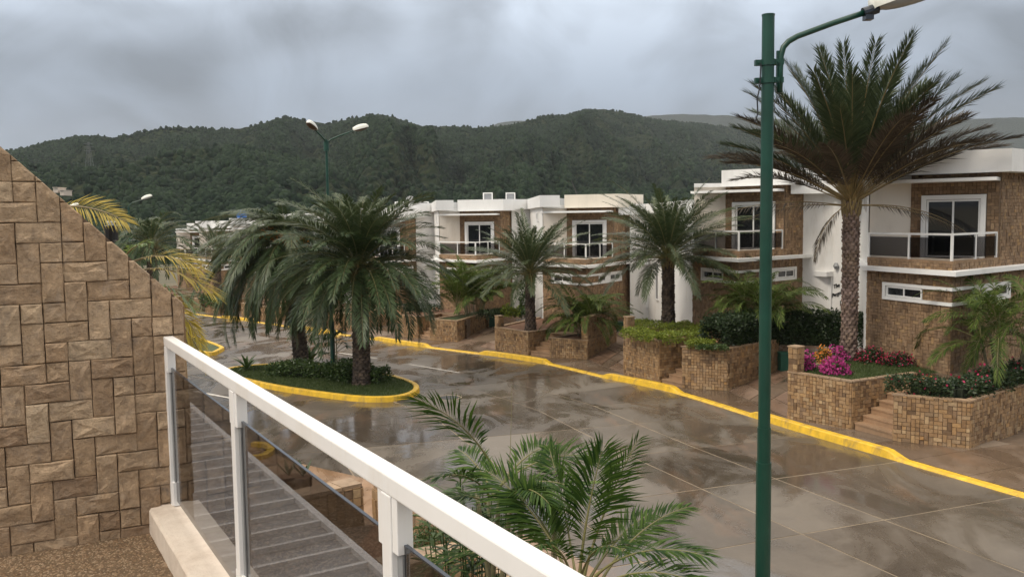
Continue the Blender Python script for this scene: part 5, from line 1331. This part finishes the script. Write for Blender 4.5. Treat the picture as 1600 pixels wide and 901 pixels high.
# concrete upstand with worn edge
m = MB(); K = 60; rows = []
for i in range(K+1):
    a = -4.545+(.6+4.545)*i/K; w = lambda s_: random.uniform(-s_, s_)
    rows.append([rp_(a, .625+w(.0012), FZ-.02), rp_(a, .625+w(.0015), 4.582+w(.0015)), rp_(a, .634+w(.0012), 4.596+w(.0008)), rp_(a, .70, 4.600+w(.0008)), rp_(a, .776, 4.598), rp_(a, .784, 4.588), rp_(a, .784, 3.95)])
for i in range(K):
    for k in range(6): m.quad(rows[i][k], rows[i+1][k], rows[i+1][k+1], rows[i][k+1])
m.add(rows[0], [tuple(range(7))])
tag(m.build('balcony_upstand', M['upstand'], None, False), 'pale painted concrete upstand below the white railing', 'upstand')
# railing
def rbox(mb, m0, m1, n0, n1, z0, z1): mb.obox(rp_((m0+m1)/2, (n0+n1)/2, (z0+z1)/2), np.array([*(rm*(m1-m0)/2), 0]), np.array([*(rn*(n1-n0)/2), 0]), (0, 0, (z1-z0)/2))
def bevel(o, w=.004):
    md = o.modifiers.new('bevel', 'BEVEL'); md.width = w; md.segments = 2; md.limit_method = 'ANGLE'
t = thing('balcony_railing', 'white painted metal railing with smoked glass panels in front', 'railing', tuple(rp_(-4.5, .775, 4.6)))
m = MB(); rbox(m, -4.535, .6, .728, .775, 5.396, 5.443); o = m.build('handrail', M['railing'], t); bevel(o, .005)
posts = [-4.505, -3.15, -1.75, -.38]
for k, pm in enumerate(posts):
    m = MB(); hw_ = .026; rbox(m, pm-hw_, pm+hw_, .728, .774, 4.592, 5.3962); o = m.build('post', M['railing'], t); bevel(o, .003)
    for side in (-1, 1):
        if k == 0 and side < 0: continue
        a = pm+side*hw_; b_ = a+side*.028
        m = MB(); rbox(m, min(a, b_), max(a, b_), .732, .770, 5.27, 5.3958); o = m.build('clip', M['railing'], t); bevel(o, .002)
        m = MB(); rbox(m, min(a, b_), max(a, b_), .732, .770, 4.602, 4.72); o = m.build('clip', M['railing'], t); bevel(o, .002)
        m = MB(); rbox(m, min(a, b_)+.0005, max(a, b_)-.0005, .743, .758, 4.721, 5.268); m.build('seal', M['grey_metal'], t)
for k in range(3):
    m = MB(); rbox(m, posts[k]+.056, posts[k+1]-.056, .747, .755, 4.625, 5.290); g_ = m.build('glass_panel', M['smoked'], t)
    m = MB(); rbox(m, posts[k]+.056, posts[k+1]-.056, .7465, .7555, 5.2902, 5.2935); m.build('glass_edge', M['gasket'], g_)
# slatted grey canopy over the entrance just below the balcony
zA = 3.6; nO = float(rn @ Zp(500, 800, zA)[:2]); nI = .79
t = thing('entrance_canopy', 'grey canopy of panels with pale ribs seen through the smoked glass', 'canopy', tuple(rp_(-6, nI, zA)))
a0 = -14.0; sp = .335; k = 0
while a0+sp*k < -1.0:
    a = a0+sp*k; k += 1
    m = MB(); rbox(m, a+.018, a+sp-.018, nI, nO-.06, zA-.09, zA-.045); m.build('panel', M['awning'], t)
    m = MB(); rbox(m, a-.018, a+.018, nI, nO-.06, zA-.12, zA-.002); m.build('rib', M['awning_rib'], t)
m = MB(); rbox(m, a0-.03, -1.0, nO-.058, nO, zA-.16, zA); m.build('edge_beam', M['awning_rib'], t)
# courtyard of our own house: ground, low walls, pots
m = MB(); cy_ = [(-6.5, 12.6), (-3.2, 14.35), (-2.5, 14.6), (-.3, 11.0), (1.9, 7.0), (3.0, 3.5), (0, 0), (-8, 6)]
m.prism(cy_, .2, .75); tag(m.build('courtyard', M['court']), kind='structure')
WG = 'low stone walls of the front courtyard'
def low_wall(label, pts, zt, th=.42):
    pts = [np.array(p[:2], float) for p in pts]; c = pts[0]; t = thing('low_stone_wall', label, 'wall', (c[0], c[1], .3), WG)
    inn = off_poly(pts, -th); m = MB()
    for k in range(len(pts)-1): m.prism([tuple(pts[k]), tuple(pts[k+1]), tuple(inn[k+1]), tuple(inn[k])], .1, zt-.05)
    m.build('core', M['grout'], t)
    j = MB()
    for k in range(len(pts)-1):
        s1 = seg(pts[k], pts[k+1]); s2 = seg(inn[k+1], inn[k])
        clad(t, [(0, s1[3], .3, zt-.05)], *s1[:3], unit=.16, joined=j, wild=.3); clad(t, [(0, s2[3], .3, zt-.05)], *s2[:3], unit=.16, joined=j, wild=.3)
    for q0, q1 in ((inn[0], pts[0]), (pts[-1], inn[-1])):
        s3 = seg(q0, q1); clad(t, [(0, s3[3], .3, zt-.05)], *s3[:3], unit=.16, joined=j, wild=.3)
    tag(j.build('stone_cladding', M['stone'], t), kind='stuff')
    for k in range(len(pts)-1):
        L = np.linalg.norm(pts[k+1]-pts[k]); n = max(1, int(L/.36)); d = (pts[k+1]-pts[k])/L; nrm = np.array([d[1], -d[0]])
        for e in range(n):
            f0, f1 = e/n, (e+1)/n; mid = random.uniform(.35, .65); 
            for w0, w1 in ((0, mid), (mid, 1)):
                g = .005; A = lambda f, w: (pts[k]*(1-f)+pts[k+1]*f)*(1-w)+(inn[k]*(1-f)+inn[k+1]*f)*w
                f0g, f1g = f0+g/L, f1-g/L; P = [A(f0g, w0+.01), A(f1g, w0+.01), A(f1g, w1-.01), A(f0g, w1-.01)]
                m = MB(); m.prism([tuple(p) for p in P], zt-.049, zt+random.uniform(0, .01)); m.build('coping_stone', M['cap_part'], t)
M['cap_part'] = m_stone('coping_stone_piece', [(0, (.30, .20, .12)), (.5, (.38, .265, .165)), (1, (.26, .18, .115))], 'object', 9, .45, .4, .6)
zw = 1.35
w1 = Zp(470, 776, zw); w2 = Zp(566, 755, zw); w3 = Zp(700, 835, zw); w4 = Zp(900, 1000, zw)
low_wall('low tan stone wall at the far end of the courtyard, seen past the railing posts', [Zp(430, 790, zw), w1, w2], zw, .45)
low_wall('long low stone wall running along the courtyard below the railing', [Zp(583, 757, zw), Zp(650, 800, zw), Zp(745, 868, zw), w4], zw, .42)
low_wall('short tan stone wall crossing the planter bed below the handrail', [Zp(740, 864, zw), Zp(656, 877, zw), Zp(560, 905, zw)][::-1], zw, .5)
zc = .75
for (px, py, r, lab) in ((452, 772, .20, 'brown clay flower pot in the courtyard, left of the pair'), (475, 773, .17, 'dark round flower pot in the courtyard, right of the pair')):
    p = Zp(px, py, zc); m = MB(); m.tube([(p[0], p[1], zc), (p[0], p[1], zc+.14), (p[0], p[1], zc+.34), (p[0], p[1], zc+.36)], [r*.65, r*.95, r, r*1.1], 14)
    o = m.solo('flower_pot', M['pottery'], lab, 'flower pot', 'pots in the courtyard', True)
    m = MB(); m.tube([(p[0], p[1], zc+.361), (p[0], p[1], zc+.368)], r*.95, 14); m.build('soil', M['soil'], o)
    for k in range(6):
        an = k*1.05; mm_ = MB(); q = np.array([p[0], p[1], zc+.36]); d = np.array([math.cos(an)*.25, math.sin(an)*.25, .3]); s_ = np.array([-math.sin(an), math.cos(an), 0])*.04
        mm_.add([q, q+d*.5-s_, q+d, q+d*.5+s_], [(0, 1, 2, 3)]); mm_.build('leaf', M['hedge'], o)
# shrub with pink flowers in the bed
random.seed(4); np.random.seed(4)
c = Zp(700, 842, 1.15); c[2] = .95; t = thing('flowering_shrub', 'small feathery shrub with pink blossoms in the bed below the handrail', 'shrub', tuple(c))
leaves(2600, blob_fn(c, (.75, .6, .5)), .09, M['shrub'], 'foliage', t, .6, .22); leaves(14, blob_fn(c, (.8, .65, .5)), .05, M['pink'], 'blossoms', t, 1, .95)
m = MB(); bed = [Zp(600, 790, 1.05)[:2], Zp(760, 880, 1.05)[:2], Zp(800, 1000, 1.05)[:2]]; m.prism([tuple(Zp(590, 772, 1.0)[:2]+np.array([.4, .3])), tuple(Zp(760, 890, 1.0)[:2]+np.array([.5, .4])), tuple(Zp(760, 1010, 1.0)[:2]), tuple(Zp(560, 850, 1.0)[:2])], .5, .98)
tag(m.build('flower_bed', M['soil']), kind='structure')

# ------------------------------------------------------------------ the areca palms close to the balcony
def guided(parent, base, tip, sagv, n, ll, lw, mats, phi=(65, 28), vee=.4, sag=.4, rollv=0., pet=.3, prof=(.6, 1, .45), rr=.011, comb=0.):
    """frond from base to tip that arches up by sagv in between"""
    base = np.array(base); tip = np.array(tip); d = tip-base; az = math.atan2(d[1], d[0]); L0 = np.linalg.norm(d); el = math.asin(d[2]/L0); L = L0*(1+.6*sagv*sagv)
    return frond('frond', mats, parent, base, az, L, el+sagv, sagv*2*1.15, n=n, ll=ll, lw=lw, pw=1.0, phi=phi, vee=vee, sag=sag, roll=rollv, pet=pet, prof=prof, rr=rr, jit=.06, comb=comb)
random.seed(12); np.random.seed(12)
Y0 = 6.7; base = atY(905, 1010, Y0); gb = np.array([base[0], base[1], .95])
GP = [M['areca'], M['rachis']]
t = thing('areca_palm', 'large bright green feathery palm close in front of the railing', 'palm shrub', tuple(gb))
for k in range(7):
    an = k*.9; q = gb+np.array([math.cos(an)*.22, math.sin(an)*.22, 0]); tp = atY(850+k*22, 900+10*(k % 3), Y0+.25*math.sin(an)); m = MB(); m.tube([q+(tp-q)*i/10 for i in range(11)], [.035*(1.12 if i % 2 else .95)*(1-.4*i/10) for i in range(11)], 8); m.build('stem', M['stem'], t, True)
FR = [ # base px, tip px, depth offsets, arch, leaflet length, roll
    ((905, 905), (938, 705), 0, .1, .10, .62, 1.2, 46), ((912, 900), (992, 688), .0, .2, .12, .40, 1.5, 20), ((930, 900), (1085, 858), -.1, -.5, .42, .38, .2, 36), 
    ((890, 905), (770, 735), .0, .5, .35, .55, -.5, 46), ((900, 905), (860, 700), .1, .9, .2, .52, -1.0, 42), ((935, 915), (1062, 790), .1, .5, .40, .36, .3, 36),
    ((930, 920), (1092, 905), -.3, -.7, .45, .42, .2, 36), ((880, 915), (690, 868), -.3, -.6, .5, .45, .2, 42), ((905, 915), (960, 850), -.5, -1.0, .5, .40, .1, 34), ((895, 915), (840, 850), -.4, -.9, .55, .42, .1, 36),
    ((915, 915), (1010, 800), .3, 1.0, .3, .42, .5, 36), ((885, 900), (815, 770), .2, .3, .25, .55, -.9, 42)]
for (b_, tp, d0, d1, ar, ll, ro, n) in FR:
    guided(t, atY(*b_, Y0+d0), atY(*tp, Y0+d1), ar, int(n*1.25), ll*.9, .021, GP, rollv=ro, sag=.35, vee=.3, phi=(54, 24))
# arching fronds of the clump farther left
Y1 = 7.6; gb = np.array([*atY(770, 960, Y1)[:2], .95]); t = thing('areca_palm', 'feathery palm with one frond arching left over the road, behind the larger one', 'palm shrub', tuple(gb))
for k in range(5):
    an = k*1.3; q = gb+np.array([math.cos(an)*.2, math.sin(an)*.2, 0]); tp = atY(745+k*18, 770+8*(k % 2), Y1+.2*math.sin(an)); m = MB(); m.tube([q+(tp-q)*i/10 for i in range(11)], [.032*(1.12 if i % 2 else .95)*(1-.4*i/10) for i in range(11)], 8); m.build('stem', M['stem'], t, True)
for (b_, tp, d0, d1, ar, ll, ro, n) in [((775, 740), (664, 622), 0, -.3, .30, .60, .55, 30), ((780, 760), (935, 712), 0, .2, .50, .50, .3, 38), ((765, 775), (690, 740), -.1, -.5, .45, .42, .2, 34), ((775, 770), (860, 690), .1, .8, .35, .46, .3, 34), ((785, 775), (900, 760), -.1, -.4, .5, .44, .2, 36), ((775, 780), (720, 700), .2, .9, .3, .42, -.3, 32), ((760, 785), (695, 780), -.2, -.3, .5, .38, 0, 32), ((790, 785), (850, 775), -.2, -.8, .5, .42, 0, 34)]:
    guided(t, atY(*b_, Y1+d0), atY(*tp, Y1+d1), ar, int(n*1.15), ll*.85, .024, GP, rollv=ro, sag=.35, vee=.3, phi=(58, 26))
# leafy shrub at their feet and broad yellow leaves
c = atY(735, 790, 8.0); cb = np.array([c[0], c[1], .95]); t = thing('shrub', 'dense leafy shrub with long narrow leaves left of the feathery palms', 'shrub', tuple(cb))
for k in range(34):
    an = k*2.39996; r = .5*random.random()**.5; p0 = cb+np.array([math.cos(an)*r*.5, math.sin(an)*r*.5, 0]); p1 = np.array([c[0]+math.cos(an)*r, c[1]+math.sin(an)*r, c[2]+random.uniform(-.6, .35)])
    m = MB(); m.tube([p0, (p0+p1)/2, p1], .007, 4)
    for e in range(14):
        a2 = e*2.4; L = random.uniform(.16, .30); q = p1-np.array([0, 0, .035*e]); d = np.array([math.cos(a2), math.sin(a2), random.uniform(-.2, .7)]); d /= np.linalg.norm(d); s_ = np.cross(d, (0, 0, 1)); s_ *= .022/np.linalg.norm(s_)
        m.add([q, q+d*L*.45-s_, q+d*L-np.array([0, 0, L*.25]), q+d*L*.45+s_], [(0, 1, 2, 3)])
    m.build('leafy_twig', M['shrub'], t)
bq = atY(866, 800, 7.4); rosette('broad_leaf_plant', 'yellow green broad leaf rising between the two feathery palms', 'plant', (bq[0], bq[1], .95), 3, .55, .10, M['banana'], (40, 20), 50, stem=bq[2]-.85)
for k, (px, py) in enumerate(((800, 600), (868, 705))):
    a = atY(px, py, 7.5); b_ = atY(px-8, py+190, 7.5); m = MB(); m.tube([b_, (a+b_)/2+np.array([.01, 0, 0]), a], [.005, .004, .002], 4)
    m.solo('flower_stalk', M['stem'], ('thin dry stalk standing up above the arching frond' if k == 0 else 'thin dark stalk beside the yellow green broad leaf'), 'stalk')
# yellow areca behind the sloping wall
Y2 = 5.6; gb = np.array([*atY(215, 520, Y2+.3)[:2], 1.0]); t = thing('areca_palm', 'yellowed feathery palm leaning out from behind the sloping stone wall', 'palm shrub', tuple(gb))
YP_ = [M['areca_yellow'], M['rachis_brown']]; YG = [M['banana'], M['rachis_brown']]
for k in range(4):
    q = gb+np.array([.15*math.cos(k*1.6), .15*math.sin(k*1.6), 0]); tp = atY(205+10*k, 500-20*k, Y2+.3); m = MB(); m.tube([q+(tp-q)*i/10 for i in range(11)], [.04*(1.12 if i % 2 else .95)*(1-.4*i/10) for i in range(11)], 8); m.build('stem', M['stem'], t, True)
for (b_, tp, ar, ll, ro, n, mt) in [((60, 330), (192, 338), .30, .30, .9, 26, YP_), ((190, 420), (300, 410), .45, .36, .2, 26, YP_), ((195, 430), (322, 445), .45, .34, .1, 26, YP_), ((205, 440), (310, 520), .40, .24, .3, 32, YP_), ((215, 460), (318, 555), .42, .22, .2, 34, YP_), ((190, 410), (225, 378), .3, .26, .3, 20, YG), ((215, 450), (295, 470), .5, .30, -.2, 26, YG), ((235, 480), (300, 545), .4, .2, -.2, 28, YP_)]:
    guided(t, atY(*b_, Y2+.1), atY(*tp, Y2-.1), ar, int(n*1.4), ll*.72, .0105, mt, rollv=ro, sag=.3, vee=.35, phi=(48, 20), rr=.008)
# small black garden lamp behind the wall
p = atY(173, 352, 5.9); m = MB(); t = thing('garden_lamp', 'small black lamp with a pale cap just over the slope of the stone wall', 'lamp', (p[0], p[1], 3.2))
m = MB(); m.tube([(p[0], p[1], 3.2), (p[0], p[1], p[2]-.10)], .02, 8); m.build('pole', M['black'], t)
m = MB(); m.tube([(p[0], p[1], p[2]-.11), (p[0], p[1], p[2]-.10), (p[0], p[1], p[2]-.005), (p[0], p[1], p[2])], [.03, .045, .045, .03], 14); m.build('body', M['black'], t)
m = MB(); m.tube([(p[0], p[1], p[2]+.001), (p[0], p[1], p[2]+.018)], .02, 10); m.tube([(p[0], p[1], p[2]+.018), (p[0], p[1], p[2]+.03)], .03, 10); m.build('cap', M['lamp_white'], t)

# ------------------------------------------------------------------ damp air
m = MB(); m.box(-6500, 6500, -40, 5800, -8, 640)
hz = m.build('haze', M['grout']); hm = bpy.data.materials.new('damp_air'); hm.use_nodes = True; nt = hm.node_tree; nt.nodes.clear()
o = nt.nodes.new('ShaderNodeOutputMaterial'); pvn = nt.nodes.new('ShaderNodeVolumePrincipled'); pvn.inputs['Color'].default_value = (.80, .86, .94, 1); pvn.inputs['Density'].default_value = HAZE; pvn.inputs['Anisotropy'].default_value = .2
nt.links.new(pvn.outputs[0], o.inputs['Volume']); hz.data.materials[0] = hm; tag(hz, kind='stuff')
